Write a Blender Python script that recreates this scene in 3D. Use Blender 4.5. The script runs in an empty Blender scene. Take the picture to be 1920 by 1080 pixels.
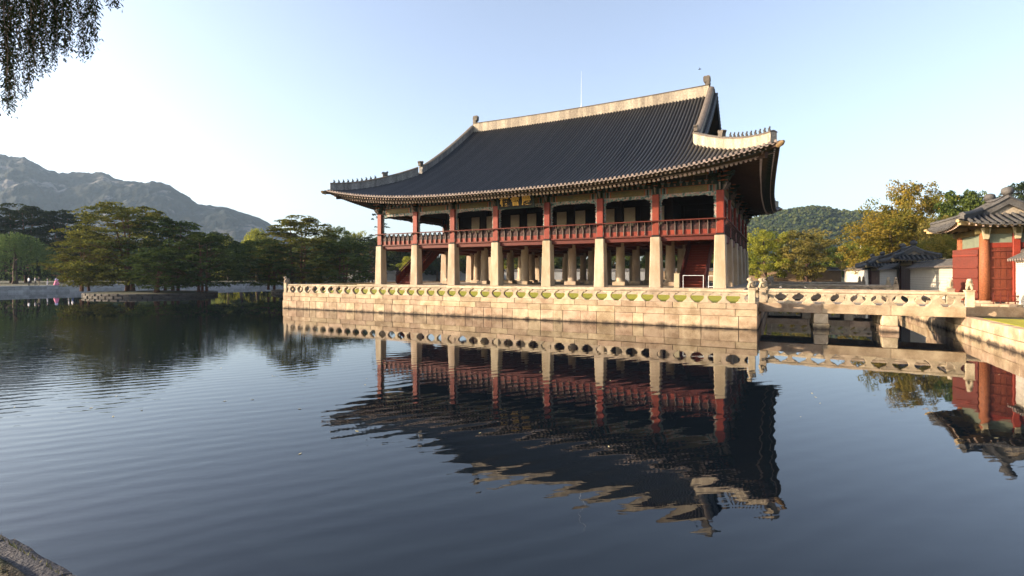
import bpy, math, random
import numpy as np
from mathutils import Vector, Matrix
from math import sin, cos, tan, pi, radians, sqrt, atan2

# ------------------------------------------------------------------ camera, world, sun
SC = bpy.context.scene
COL = SC.collection
TH = radians(27.93)
CX, CY, CZ = 21.25, -42.0, 3.2
cam = bpy.data.objects.new('camera', bpy.data.cameras.new('camera'))
COL.objects.link(cam)
cam.location = (CX, CY, CZ)
cam.rotation_euler = (radians(90), 0, TH)
cam.data.sensor_width = 36
cam.data.lens = 36 * 949 / 1920
cam.data.shift_y = -25 / 1920
cam.data.clip_start = 0.05
cam.data.clip_end = 9000
SC.camera = cam

SUN_EL, SUN_AZ = radians(16), radians(58)        # azimuth measured from south towards west
w = bpy.data.worlds.new('World'); SC.world = w; w.use_nodes = True
nt = w.node_tree; nt.nodes.clear()
sky = nt.nodes.new('ShaderNodeTexSky'); sky.sky_type = 'NISHITA'; sky.sun_disc = False
sky.sun_elevation = SUN_EL
sky.sun_rotation = radians(180 + 58)
sky.air_density = 1.0; sky.dust_density = 2.5; sky.ozone_density = 2.4
bg = nt.nodes.new('ShaderNodeBackground'); bg.inputs['Strength'].default_value = 0.135
wo = nt.nodes.new('ShaderNodeOutputWorld')
hsv = nt.nodes.new('ShaderNodeHueSaturation'); hsv.inputs['Hue'].default_value = .506; hsv.inputs['Saturation'].default_value = .73; hsv.inputs['Value'].default_value = 1.0
nt.links.new(sky.outputs[0], hsv.inputs['Color']); nt.links.new(hsv.outputs[0], bg.inputs[0]); nt.links.new(bg.outputs[0], wo.inputs[0])
sl = bpy.data.lights.new('sun', 'SUN'); sl.energy = 5.0; sl.angle = radians(0.5); sl.color = (1.0, 0.79, 0.56)
so = bpy.data.objects.new('sun', sl); COL.objects.link(so)
SUNV = Vector((-sin(SUN_AZ) * cos(SUN_EL), -cos(SUN_AZ) * cos(SUN_EL), sin(SUN_EL)))
so.rotation_euler = SUNV.to_track_quat('Z', 'Y').to_euler(); so.location = (-40, -60, 60)
SC.view_settings.view_transform = 'Standard'
SC.view_settings.look = 'None'
SC.view_settings.exposure = 1.5
SC.view_settings.gamma = 1.0

rnd = random.Random(7)
nrs = np.random.RandomState(7)

# ------------------------------------------------------------------ helpers
def at(px, D, z=0.0):
    """world point at horizontal picture coordinate px (0..1920) and depth D metres"""
    R = (px - 960) / 949 * D
    return Vector((CX + R * cos(TH) - D * sin(TH), CY + R * sin(TH) + D * cos(TH), z))

def zat(py, D):
    return CZ + (515 - py) * D / 949

class MB:
    def __init__(s): s.v = []; s.f = []; s.m = []
    def add(s, vs, fs, m=0):
        b = len(s.v); s.v += [tuple(p) for p in vs]; s.f += [tuple(i + b for i in q) for q in fs]; s.m += [m] * len(fs)
    def box(s, x0, x1, y0, y1, z0, z1, m=0):
        s.add([(x0,y0,z0),(x1,y0,z0),(x1,y1,z0),(x0,y1,z0),(x0,y0,z1),(x1,y0,z1),(x1,y1,z1),(x0,y1,z1)],
              [(0,3,2,1),(4,5,6,7),(0,1,5,4),(1,2,6,5),(2,3,7,6),(3,0,4,7)], m)
    def cbox(s, x0, x1, y0, y1, z0, z1, c=0.02, m=0):     # chamfered box
        xs, ys, zs = (x0, x1), (y0, y1), (z0, z1); v = []; idx = {}
        for i in (0,1):
            for j in (0,1):
                for k in (0,1):
                    for a in range(3):
                        p = [xs[i] + (0 if a == 0 else (c, -c)[i]), ys[j] + (0 if a == 1 else (c, -c)[j]), zs[k] + (0 if a == 2 else (c, -c)[k])]
                        idx[(i,j,k,a)] = len(v); v.append(p)
        f = []
        I = lambda i,j,k,a: idx[(i,j,k,a)]
        for s_ in (0,1):
            q = [I(s_,0,0,0), I(s_,1,0,0), I(s_,1,1,0), I(s_,0,1,0)]; f.append(q if s_ else q[::-1])
            q = [I(0,s_,0,1), I(1,s_,0,1), I(1,s_,1,1), I(0,s_,1,1)]; f.append(q[::-1] if s_ else q)
            q = [I(0,0,s_,2), I(1,0,s_,2), I(1,1,s_,2), I(0,1,s_,2)]; f.append(q if s_ else q[::-1])
        for i in (0,1):
            for j in (0,1):
                f.append([I(i,j,0,0), I(i,j,1,0), I(i,j,1,1), I(i,j,0,1)])
                f.append([I(i,0,j,0), I(i,1,j,0), I(i,1,j,2), I(i,0,j,2)])
                f.append([I(0,i,j,1), I(1,i,j,1), I(1,i,j,2), I(0,i,j,2)])
        for i in (0,1):
            for j in (0,1):
                for k in (0,1): f.append([I(i,j,k,0), I(i,j,k,1), I(i,j,k,2)])
        s.add(v, f, m)
    def bar(s, p0, p1, w, h, m=0, up=(0,0,1)):             # rectangular bar between points
        p0 = Vector(p0); p1 = Vector(p1); d = (p1 - p0).normalized(); u = Vector(up)
        a = d.cross(u).normalized(); b = a.cross(d).normalized(); v = []
        for p in (p0, p1):
            for q in ((-1,-1),(1,-1),(1,1),(-1,1)): v.append(p + a * (w/2*q[0]) + b * (h/2*q[1]))
        s.add(v, [(0,1,2,3),(7,6,5,4),(0,4,5,1),(1,5,6,2),(2,6,7,3),(3,7,4,0)], m)
    def tube(s, pts, rs, n=8, m=0, cap=True):
        pts = [Vector(p) for p in pts]
        if not hasattr(rs, '__len__'): rs = [rs] * len(pts)
        v = []
        for i, p in enumerate(pts):
            d = (pts[min(i+1, len(pts)-1)] - pts[max(i-1, 0)])
            if d.length < 1e-9: d = Vector((0,0,1))
            d.normalize()
            u = Vector((0,0,1)) if abs(d.z) < 0.9 else Vector((1,0,0))
            a = d.cross(u).normalized(); b = a.cross(d)
            for k in range(n):
                t = 2*pi*(k+.5)/n; v.append(p + (a*cos(t) + b*sin(t)) * rs[i])
        f = []
        for i in range(len(pts)-1):
            for k in range(n):
                k2 = (k+1) % n; f.append((i*n+k, i*n+k2, (i+1)*n+k2, (i+1)*n+k))
        if cap:
            f.append(tuple(range(n))[::-1]); f.append(tuple((len(pts)-1)*n + k for k in range(n)))
        s.add(v, f, m)
    def lathe(s, prof, n=16, c=(0,0), m=0):                # profile of (r, z)
        v = [(c[0]+r*cos(2*pi*k/n), c[1]+r*sin(2*pi*k/n), z) for r, z in prof for k in range(n)]
        f = [(i*n+k, i*n+(k+1)%n, (i+1)*n+(k+1)%n, (i+1)*n+k) for i in range(len(prof)-1) for k in range(n)]
        f.append(tuple(range(n))[::-1]); f.append(tuple((len(prof)-1)*n+k for k in range(n)))
        s.add(v, f, m)
    def prism(s, poly, t0, t1, ax='y', m=0):               # poly in (a, b), thickness along axis
        def P(a, b, t): return {'y': (a, t, b), 'x': (t, a, b), 'z': (a, b, t)}[ax]
        n = len(poly)
        s.add([P(a, b, t0) for a, b in poly] + [P(a, b, t1) for a, b in poly],
              [tuple(range(n)), tuple(range(n, 2*n))[::-1]] + [(i, i+n, (i+1) % n + n, (i+1) % n) for i in range(n)], m)
    def strip(s, A, B, m=0):                               # quads between two equal length point rows
        n = len(A); s.add(list(A) + list(B), [(i, i+1, n+i+1, n+i) for i in range(n-1)], m)
    def mesh(s, name, mats, smooth=False):
        me = bpy.data.meshes.new(name); me.from_pydata(s.v, [], s.f)
        for m_ in (mats if isinstance(mats, (list, tuple)) else [mats]): me.materials.append(m_)
        me.polygons.foreach_set('material_index', s.m)
        if smooth: me.polygons.foreach_set('use_smooth', [True] * len(s.f))
        me.update(); return me

def link(name, me, parent=None, loc=None, rot=None, scale=None):
    o = bpy.data.objects.new(name, me); COL.objects.link(o)
    if parent: o.parent = parent
    if loc is not None: o.location = loc
    if rot is not None: o.rotation_euler = rot
    if scale is not None: o.scale = scale
    return o
def ob(name, mb, mats, parent=None, smooth=False, **k): return link(name, mb.mesh(name, mats, smooth), parent, **k)
def tag(o, label=None, cat=None, group=None, kind=None):
    if label: o['label'] = label
    if cat: o['category'] = cat
    if group: o['group'] = group
    if kind: o['kind'] = kind
    return o
def empty(name, loc=(0,0,0), rz=0):
    o = bpy.data.objects.new(name, None); COL.objects.link(o); o.location = loc; o.rotation_euler = (0,0,rz); o.empty_display_size = .3
    return o
def copy_tree(o, parent=None):
    c = o.copy(); COL.objects.link(c)
    if parent: c.parent = parent
    for ch in list(o.children): copy_tree(ch, c)
    return c

# ------------------------------------------------------------------ materials
def mat(name, col, rough=.8, var=.25, scale=3.0, fine=30.0, bump=.15, bscale=20.0, rand=0.0, col2=None, spec=.3, streak=0, metal=0, bdist=.02):
    m = bpy.data.materials.new(name); m.use_nodes = True; n = m.node_tree.nodes; L = m.node_tree.links
    b = n['Principled BSDF']; b.inputs['Roughness'].default_value = rough; b.inputs['Specular IOR Level'].default_value = spec; b.inputs['Metallic'].default_value = metal
    tc = n.new('ShaderNodeTexCoord'); geo = n.new('ShaderNodeNewGeometry')
    n1 = n.new('ShaderNodeTexNoise'); n1.inputs['Scale'].default_value = scale; n1.inputs['Detail'].default_value = 6; n1.inputs['Roughness'].default_value = .65
    n2 = n.new('ShaderNodeTexNoise'); n2.inputs['Scale'].default_value = fine; n2.inputs['Detail'].default_value = 3
    if streak:
        mp = n.new('ShaderNodeMapping'); mp.inputs['Scale'].default_value = (1, 1, streak); L.new(geo.outputs['Position'], mp.inputs[0]); L.new(mp.outputs[0], n1.inputs[0])
    else: L.new(geo.outputs['Position'], n1.inputs[0])
    L.new(geo.outputs['Position'], n2.inputs[0])
    rp = n.new('ShaderNodeValToRGB'); rp.color_ramp.elements[0].position = .38; rp.color_ramp.elements[1].position = .66
    c2 = col2 or tuple(c*(1-var) for c in col)
    rp.color_ramp.elements[0].color = (*c2, 1); rp.color_ramp.elements[1].color = (*col, 1)
    L.new(n1.outputs[0], rp.inputs[0])
    hs = n.new('ShaderNodeHueSaturation'); L.new(rp.outputs[0], hs.inputs['Color'])
    mr = n.new('ShaderNodeMapRange'); mr.inputs[3].default_value = 1 - var*.7; mr.inputs[4].default_value = 1 + var*.7; mr.inputs[1].default_value=.3; mr.inputs[2].default_value=.7
    L.new(n2.outputs[0], mr.inputs[0])
    if rand:
        oi = n.new('ShaderNodeObjectInfo'); r2 = n.new('ShaderNodeMapRange'); r2.inputs[3].default_value = 1-rand; r2.inputs[4].default_value = 1+rand*.6
        L.new(oi.outputs['Random'], r2.inputs[0]); mu = n.new('ShaderNodeMath'); mu.operation = 'MULTIPLY'
        L.new(mr.outputs[0], mu.inputs[0]); L.new(r2.outputs[0], mu.inputs[1]); L.new(mu.outputs[0], hs.inputs['Value'])
        r3 = n.new('ShaderNodeMapRange'); r3.inputs[3].default_value = .497 if col[0] > 3*col[2] else .487; r3.inputs[4].default_value = .503 if col[0] > 3*col[2] else .508
        wn = n.new('ShaderNodeTexWhiteNoise'); wn.noise_dimensions = '1D'; L.new(oi.outputs['Random'], wn.inputs['W']); L.new(wn.outputs[0], r3.inputs[0]); L.new(r3.outputs[0], hs.inputs['Hue'])
    else: L.new(mr.outputs[0], hs.inputs['Value'])
    L.new(hs.outputs[0], b.inputs['Base Color'])
    if bump:
        n3 = n.new('ShaderNodeTexNoise'); n3.inputs['Scale'].default_value = bscale; n3.inputs['Detail'].default_value = 5; L.new(geo.outputs['Position'], n3.inputs[0])
        bp = n.new('ShaderNodeBump'); bp.inputs['Strength'].default_value = min(1, bump*3); bp.inputs['Distance'].default_value = bdist
        L.new(n3.outputs[0], bp.inputs['Height']); L.new(bp.outputs[0], b.inputs['Normal'])
    return m

def stain_z(m, z0, z1, col):
    """dark waterline stain: a mark of its own on the stone between heights z0 and z1"""
    n = m.node_tree.nodes; L = m.node_tree.links; b = n['Principled BSDF']; src = b.inputs['Base Color'].links[0].from_socket
    geo = n.new('ShaderNodeNewGeometry'); sp = n.new('ShaderNodeSeparateXYZ'); L.new(geo.outputs['Position'], sp.inputs[0])
    ns = n.new('ShaderNodeTexNoise'); ns.inputs['Scale'].default_value = 2.2; ns.inputs['Detail'].default_value = 6; L.new(geo.outputs['Position'], ns.inputs[0])
    ad = n.new('ShaderNodeMath'); ad.operation = 'MULTIPLY_ADD'; ad.inputs[1].default_value = -.5; L.new(ns.outputs[0], ad.inputs[0]); L.new(sp.outputs[2], ad.inputs[2])
    mr = n.new('ShaderNodeMapRange'); mr.inputs[1].default_value = z0-.25; mr.inputs[2].default_value = z1-.25; mr.inputs[3].default_value = 1; mr.inputs[4].default_value = 0
    L.new(ad.outputs[0], mr.inputs[0]); mx = n.new('ShaderNodeMix'); mx.data_type = 'RGBA'
    L.new(mr.outputs[0], mx.inputs[0]); L.new(src, mx.inputs[6]); mx.inputs[7].default_value = (*col, 1); L.new(mx.outputs[2], b.inputs['Base Color'])
    return m

def leafmat(name, ca, cb, trans=.35):
    m = bpy.data.materials.new(name); m.use_nodes = True; n = m.node_tree.nodes; L = m.node_tree.links; n.clear()
    at_ = n.new('ShaderNodeAttribute'); at_.attribute_name = 'tint'
    mx = n.new('ShaderNodeMix'); mx.data_type = 'RGBA'; mx.inputs[6].default_value = (*ca, 1); mx.inputs[7].default_value = (*cb, 1)
    L.new(at_.outputs['Fac'], mx.inputs[0])
    oi = n.new('ShaderNodeObjectInfo'); mr = n.new('ShaderNodeMapRange'); mr.inputs[3].default_value = .8; mr.inputs[4].default_value = 1.2; L.new(oi.outputs['Random'], mr.inputs[0])
    hs = n.new('ShaderNodeHueSaturation'); L.new(mx.outputs[2], hs.inputs['Color']); L.new(mr.outputs[0], hs.inputs['Value'])
    d = n.new('ShaderNodeBsdfDiffuse'); t = n.new('ShaderNodeBsdfTranslucent'); ms = n.new('ShaderNodeMixShader'); ms.inputs[0].default_value = trans
    L.new(hs.outputs[0], d.inputs[0]); L.new(hs.outputs[0], t.inputs[0]); L.new(d.outputs[0], ms.inputs[1]); L.new(t.outputs[0], ms.inputs[2])
    o = n.new('ShaderNodeOutputMaterial'); L.new(ms.outputs[0], o.inputs[0]); return m

M = {}
M['stone'] = stain_z(mat('granite', (.45,.35,.235), .85, .32, 1.3, 40, .25, 26, rand=.22, col2=(.25,.175,.105)), 0.02, 0.22, (.05,.036,.025))
M['stone2'] = mat('granite_rail', (.46,.37,.26), .8, .25, 2.2, 45, .25, 30, rand=.26, col2=(.30,.235,.155))
M['stonecol'] = mat('column_granite', (.43,.355,.265), .8, .14, 1.1, 50, .2, 30, rand=.06, streak=.35, col2=(.29,.215,.14))
M['stonegrey'] = mat('grey_stone', (.46,.44,.42), .85, .3, 1.2, 20, .3, 14, rand=.2)
M['paving'] = mat('paving', (.36,.30,.23), .85, .25, 1.0, 20, .2, 14, rand=.1)
M['tile'] = mat('roof_tile', (.025,.0245,.025), .40, .45, 2.0, 14, .35, 9, rand=.5, spec=.5)
M['tilebase'] = mat('roof_bed', (.005,.005,.006), .8, .4, 2, 14, .3, 9)  # bed between tile rows near black, gap shade put into its colour
M['tileend'] = mat('tile_end', (.24,.19,.165), .7, .35, 5, 30, .3, 20, rand=.25)
M['plaster'] = mat('ridge_plaster', (.40,.345,.26), .85, .5, 1.4, 10, .15, 12, streak=.12, col2=(.20,.165,.125))
M['plasterdk'] = mat('ridge_plaster_grey', (.26,.25,.235), .85, .5, 1.6, 10, .15, 12, streak=.12, col2=(.12,.115,.11))  # greyer, darker plaster used on the ridges of the west half
M['red'] = mat('red_paint', (.20,.026,.010), .6, .22, 2.5, 16, .1, 20, rand=.08)
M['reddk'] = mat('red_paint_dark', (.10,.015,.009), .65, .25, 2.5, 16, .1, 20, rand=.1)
M['redmid'] = mat('red_paint_deep', (.095,.014,.007), .65, .25, 2.5, 16, .1, 20, rand=.1)  # deeper red; on the front floor beams it stands in for shade
M['maroon'] = mat('maroon_paint', (.05,.011,.008), .6, .3, 2.5, 16, .1, 20, rand=.15)
M['black'] = mat('black_wood', (.006,.0055,.005), .7, .3)
M['darkwood'] = mat('shade_dark_wood', (.010,.006,.004), .8, .3)  # near-black wood: the interior's shade is put into the colour
M['palepaint'] = mat('pale_paint', (.17,.13,.11), .7, .3, 3, 20)
M['cream'] = mat('cream_paper', (.34,.29,.19), .8, .12, 2, 10, .05)
M['ochre'] = mat('ochre_paint', (.13,.085,.026), .7, .35, 2.0, 18, .1, 20, col2=(.08,.07,.028))
M['green'] = mat('green_paint', (.012,.024,.015), .7, .4, 2.5, 20, .1)
M['teal'] = mat('teal_paint', (.07,.13,.11), .7, .3, 3, 20, .1)
M['orange'] = mat('orange_paint', (.26,.07,.02), .7, .3, 3, 20, .1)
M['white'] = mat('white_paint', (.62,.60,.55), .6, .12, 3, 20, .05)
M['eaveline'] = mat('eave_line_paint', (.24,.17,.13), .7, .3)
M['capbrown'] = mat('corner_cap_paint', (.20,.13,.06), .8, .4)
M['leaffloat'] = mat('floating_leaf', (.40,.36,.20), .8, .4, 20, 60, 0)
M['gold'] = mat('gold_leaf', (.62,.36,.06), .45, .15, 4, 20, .05, metal=.0)
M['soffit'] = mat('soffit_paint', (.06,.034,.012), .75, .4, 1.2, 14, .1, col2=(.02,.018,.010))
M['rafterend'] = mat('rafter_end', (.46,.34,.27), .7, .2, 6, 30, .05, rand=.25)
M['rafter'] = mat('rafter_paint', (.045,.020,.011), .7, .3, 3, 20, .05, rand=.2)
M['metal'] = mat('white_metal', (.7,.72,.74), .35, .05, bump=0)
M['grass'] = mat('grass_lawn', (.33,.31,.030), .95, .35, 0.9, 40, .5, 50, col2=(.25,.25,.030), bdist=.05)
M['grassdry'] = mat('park_ground', (.045,.045,.022), .95, .4, .25, 6, .4, 5, col2=(.025,.03,.013))
M['soil'] = mat('soil', (.06,.042,.028), .95, .5, 8, 60, .8, 40, col2=(.028,.03,.014), bdist=.03)
M['bark'] = mat('bark', (.085,.05,.035), .9, .4, 4, 25, .6, 18, bdist=.03)
M['pinebark'] = mat('pine_bark', (.16,.075,.045), .9, .45, 4, 25, .6, 18, bdist=.03)
M['whitewall'] = mat('pale_brick', (.55,.505,.43), .85, .12, 1.5, 20, .12, 20, rand=.1)
M['greywall'] = mat('plaster_wall', (.20,.205,.21), .88, .2, .7, 8, .12, 12)
M['brownwall'] = mat('earthen_wall', (.24,.165,.10), .9, .25, .6, 8, .2, 10)
M['joint'] = mat('mortar', (.30,.24,.17), .95, .2)
M['jointdk'] = mat('deep_joint', (.05,.04,.03), .95, .2)
M['wood'] = mat('weathered_pine', (.23,.075,.028), .7, .45, 2.5, 14, .12, 24, streak=.15, col2=(.20,.07,.03))
M['skin'] = mat('skin', (.50,.30,.2), .6, .05, bump=0)
M['hair'] = mat('hair', (.012,.010,.009), .5, .05, bump=0)
def plain(name, c): return mat(name, c, .8, .08, bump=0)

# water -------------------------------------------------------------
def water_material():
    m = bpy.data.materials.new('pond_water'); m.use_nodes = True; n = m.node_tree.nodes; L = m.node_tree.links
    b = n['Principled BSDF']; b.inputs['Roughness'].default_value = .015; b.inputs['IOR'].default_value = 1.38
    b.inputs['Base Color'].default_value = (.0035,.006,.009,1); b.inputs['Specular IOR Level'].default_value = .62
    geo = n.new('ShaderNodeNewGeometry')
    def noise(scale, sx, sy, rot=0, det=2, rough=.5, dist=0):
        mp = n.new('ShaderNodeMapping'); mp.vector_type = 'TEXTURE'; mp.inputs['Scale'].default_value = (1/sx, 1/sy, 1); mp.inputs['Rotation'].default_value = (0,0,rot)
        L.new(geo.outputs['Position'], mp.inputs[0]); t = n.new('ShaderNodeTexNoise'); t.inputs['Scale'].default_value = scale
        t.inputs['Detail'].default_value = det; t.inputs['Roughness'].default_value = rough; t.inputs['Distortion'].default_value = dist
        L.new(mp.outputs[0], t.inputs[0]); return t.outputs[0]
    def math_(op, a, b_=None, c=None):
        q = n.new('ShaderNodeMath'); q.operation = op
        for i, x in enumerate((a, b_, c)):
            if x is None: continue
            if isinstance(x, (int, float)): q.inputs[i].default_value = x
            else: L.new(x, q.inputs[i])
        return q.outputs[0]
    # ripple crests run roughly along the view's left-right
    swell = noise(1.0, 1.1, 2.0, radians(52), 1.5, .4, .5)
    mpw = n.new('ShaderNodeMapping'); mpw.vector_type = 'TEXTURE'; mpw.inputs['Rotation'].default_value = (0,0,radians(146)); L.new(geo.outputs['Position'], mpw.inputs[0])
    wv = n.new('ShaderNodeTexWave'); wv.inputs['Scale'].default_value = .66; wv.inputs['Distortion'].default_value = 5.5; wv.inputs['Detail'].default_value = 1.5; wv.inputs['Detail Scale'].default_value = .45; wv.inputs['Detail Roughness'].default_value = .5
    L.new(mpw.outputs[0], wv.inputs[0]); longs = wv.outputs['Fac']
    rip = noise(1.0, 1.4, 4.6, radians(38), 2, .5, .4)
    fine = noise(1.0, 5, 13, radians(34), 2, .5, .2)
    patch = noise(.05, 1, 1, 0, 2, .5, .3)
    vd = n.new('ShaderNodeVectorMath'); vd.operation = 'DISTANCE'; L.new(geo.outputs['Position'], vd.inputs[0]); vd.inputs[1].default_value = (14, -41, 0)
    dist = vd.outputs['Value']
    near = n.new('ShaderNodeMapRange'); near.interpolation_type = 'SMOOTHSTEP'
    L.new(dist, near.inputs[0]); near.inputs[1].default_value = 4; near.inputs[2].default_value = 24; near.inputs[3].default_value = 1; near.inputs[4].default_value = .04
    # breezy patch west of the pavilion
    vp = n.new('ShaderNodeVectorMath'); vp.operation = 'DISTANCE'; L.new(geo.outputs['Position'], vp.inputs[0]); vp.inputs[1].default_value = (-11, -34, 0)
    br = n.new('ShaderNodeMapRange'); br.interpolation_type = 'SMOOTHSTEP'; L.new(vp.outputs['Value'], br.inputs[0]); br.inputs[1].default_value = 4; br.inputs[2].default_value = 19; br.inputs[3].default_value = 1.0; br.inputs[4].default_value = 0
    pm = n.new('ShaderNodeMapRange'); L.new(patch, pm.inputs[0]); pm.inputs[1].default_value = .35; pm.inputs[2].default_value = .65; pm.inputs[3].default_value = .5; pm.inputs[4].default_value = 1.2
    h = math_('MULTIPLY_ADD', swell, .0070, math_('MULTIPLY', longs, .0023))
    h = math_('MULTIPLY_ADD', rip, .0028, h)
    h = math_('MULTIPLY', h, near.outputs[0])
    h2 = math_('MULTIPLY', math_('MULTIPLY_ADD', rip, .010, math_('MULTIPLY', fine, .003)), br.outputs[0])
    h = math_('ADD', h, h2)
    h = math_('MULTIPLY_ADD', fine, .00012, h)
    h = math_('MULTIPLY', h, pm.outputs[0])
    bp = n.new('ShaderNodeBump'); bp.inputs['Strength'].default_value = 1; bp.inputs['Distance'].default_value = 1.0
    L.new(h, bp.inputs['Height']); L.new(bp.outputs[0], b.inputs['Normal'])
    return m
M['water'] = water_material()

# ------------------------------------------------------------------ ground, water, banks
PX0, PX1, PY0, PY1 = -98.75, 29.95, -40.4, 73.0
g = MB(); F = 3500
g.add([(PX0,PY0,0),(PX1,PY0,0),(PX1,PY1,0),(PX0,PY1,0)], [(0,1,2,3)])
tag(ob('pond_water', g, M['water']), kind='structure')
g = MB()
def flat(x0,x1,y0,y1,z): g.add([(x0,y0,z),(x1,y0,z),(x1,y1,z),(x0,y1,z)], [(0,1,2,3)])
flat(-F, PX0-.5, -F, F, 1.15); flat(PX1+.5, F, -F, F, .92); flat(PX0-.5, PX1+.5, PY1+.5, F, 1.15); flat(PX0-.5, PX1+.5, -F, PY0-.42, 1.15)
flat(PX0-1, PX1+1, PY0-1, PY1+1, -1.6)
tag(ob('ground', g, M['grassdry']), kind='structure')

def courses(parent, axis, fixed, a0, a1, rows, outward, depth, mt, name='stone_block', c=.025, stuff=False, skip=None):
    """courses of separate stone blocks. axis 'x': wall runs along x at y=fixed, outward = -1/+1 direction of its face"""
    joined = MB() if stuff else None
    for (z0, z1, l0, l1, out) in rows:
        a = a0
        while a < a1 - .05:
            l = rnd.uniform(l0, l1)
            if a + l > a1 - l0*.6: l = a1 - a
            o_ = out + rnd.uniform(-.012, .012)
            f0 = fixed + outward*o_; f1 = fixed - outward*depth
            if skip and skip(a, a+l, z0): a += l; continue
            mb = joined or MB()
            lo, hi = min(f0, f1), max(f0, f1)
            if axis == 'x': mb.cbox(a+.007, a+l-.007, lo, hi, z0+.006, z1-.006, c)
            else: mb.cbox(lo, hi, a+.007, a+l-.007, z0+.006, z1-.006, c)
            if not stuff: ob(name, mb, mt, parent)
            a += l
    if stuff: tag(ob(name+'s', joined, mt, parent), kind='stuff')

# west bank wall
def bank(name, label, axis, fixed, a0, a1, outward, rows, mt, stuff=False, back=None):
    e = tag(empty(name, ((a0+a1)/2 if axis == 'x' else fixed, (a0+a1)/2 if axis == 'y' else fixed, 0)), label, 'bank wall')
    e.location = (0,0,0)
    b = MB(); lo, hi = sorted((fixed - outward*.03, fixed - outward*.5))
    zt = rows[0][1] - .03
    if axis == 'x': b.box(a0, a1, lo, hi, -1.5, zt)
    else: b.box(lo, hi, a0, a1, -1.5, zt)
    ob('backing', b, M['jointdk'], e)
    courses(e, axis, fixed, a0, a1, rows, outward, .45, mt, stuff=stuff)
    return e
bank('bank_wall', 'long grey stone bank wall across the pond behind the pine island', 'y', PX0, PY0, PY1, 1,
     [(.98,1.2,1.4,2.6,.06),(.5,.98,1.4,2.6,0),(-.4,.5,1.4,2.6,.02)], M['stonegrey'], stuff=False)
bank('bank_wall', 'grey stone bank wall of the pond behind the pavilion columns', 'x', PY1, PX0, PX1, -1,
     [(.95,1.2,2,4,.06),(-.4,.95,2,4,0)], M['stonegrey'], stuff=True)
bank('bank_wall', 'pale stone bank wall below the lawn by the red gate, at the right edge', 'y', PX1, PY0, PY1, -1,
     [(.46,.98,1.0,1.7,.05),(-.08,.46,1.0,1.7,.09),(-.8,-.08,1.0,1.7,.12)], M['stone'])

# lawn strip by the gate
g = MB(); g.box(PX1+.35, PX1+2.1, -41, -8.3, .6, 1.0)
tag(ob('lawn', g, M['grass']), kind='structure')

# near bank: rough slabs, soil, pebbles and tufts
e = tag(empty('bank_wall', (0,0,0)), 'rough dark stone slab bank at the lower left corner, close to the camera', 'bank wall')
def rough_slab(x0, x1, y0, y1, z0, z1, seed):
    r = np.random.RandomState(seed); nx, ny = 46, 16
    V = []
    fx = lambda i: x0 + (x1-x0)*i/(nx-1); fy = lambda j: y0 + (y1-y0)*j/(ny-1)
    from mathutils import noise as N
    for j in range(ny):
        for i in range(nx):
            x, y = fx(i), fy(j); ed = min(1, min(j, ny-1-j)/1.6, min(i, nx-1-i)/1.2)
            h = N.fractal(Vector((x*4.0, y*6, seed)), 0.9, 2.1, 5)*.010 + N.noise(Vector((x*1.2, y*1.5, seed+9)))*.008
            V.append((x + N.noise(Vector((x*5, y*5, 3)))*.01, y + (N.noise(Vector((x*3.3, 7, seed)))*.03 if j == ny-1 else 0), z1 + h - (1-ed)*.02))
    mb = MB(); mb.add(V, [(j*nx+i, j*nx+i+1, (j+1)*nx+i+1, (j+1)*nx+i) for j in range(ny-1) for i in range(nx-1)])
    top = [V[(ny-1)*nx+i] for i in range(nx)]
    mid = [(p[0], p[1]+.012, z1-.12) for p in top]; bot = [(p[0], p[1]+.02, z0) for p in top]
    mb.strip(mid, top); mb.strip(bot, mid)
    for i in (0, nx-1):
        col = [V[j*nx+i] for j in range(ny)]; mb.strip(col, [(p[0], p[1], z0) for p in col])
    return mb
M['slab'] = mat('slab_stone', (.048,.049,.058), .85, .5, 6, 60, .9, 40, rand=.15, col2=(.05,.047,.052), bdist=.03)
xs = 10.0; k = 0
while xs < 24:
    l = [1.25, .95, 1.5, 1.1][k % 4]
    ob('stone_slab', rough_slab(xs, xs+l-.015, PY0-.5, PY0 + (.045 if k % 2 else .02), -1.2, 1.19, k+3), M['slab'], e, smooth=False); xs += l; k += 1
b = MB(); b.box(-98, 10, PY0-.5, PY0, -1.5, 1.18); b.box(24, 30, PY0-.5, PY0, -1.5, 1.18)
ob('bank_face', b, M['slab'], e)
soil = MB(); nx, ny = 120, 30
from mathutils import noise as NZ
V = [(10+14*i/(nx-1), PY0-.13-2.2*(j/(ny-1))**1.5 + (NZ.noise(Vector((i*.35, 0, 5)))*.05 if j == 0 else 0),
      1.175 + (.0 if j == 0 else .035) + NZ.fractal(Vector((i*.3, j*.5, 2)), .9, 2.1, 4)*.03) for j in range(ny) for i in range(nx)]
soil.add(V, [(j*nx+i, j*nx+i+1, (j+1)*nx+i+1, (j+1)*nx+i) for j in range(ny-1) for i in range(nx-1)])
tag(ob('soil', soil, M['soil'], smooth=True), kind='structure')
peb = MB()
for _ in range(2600):
    x = rnd.uniform(15.5, 20.5); y = PY0 - .20 - rnd.random()**1.6*.8; s = rnd.uniform(.006, .022)
    p = Vector((x, y, 1.215)); v = [p + Vector((rnd.uniform(-1,1), rnd.uniform(-1,1), rnd.uniform(-.6,.8)))*s for _ in range(5)]
    peb.add(v, [(0,1,2),(0,2,3),(0,3,1),(1,2,4),(2,3,4),(3,1,4)])
tag(ob('litter', peb, M['soil']), kind='stuff')
tf = MB()
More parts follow.
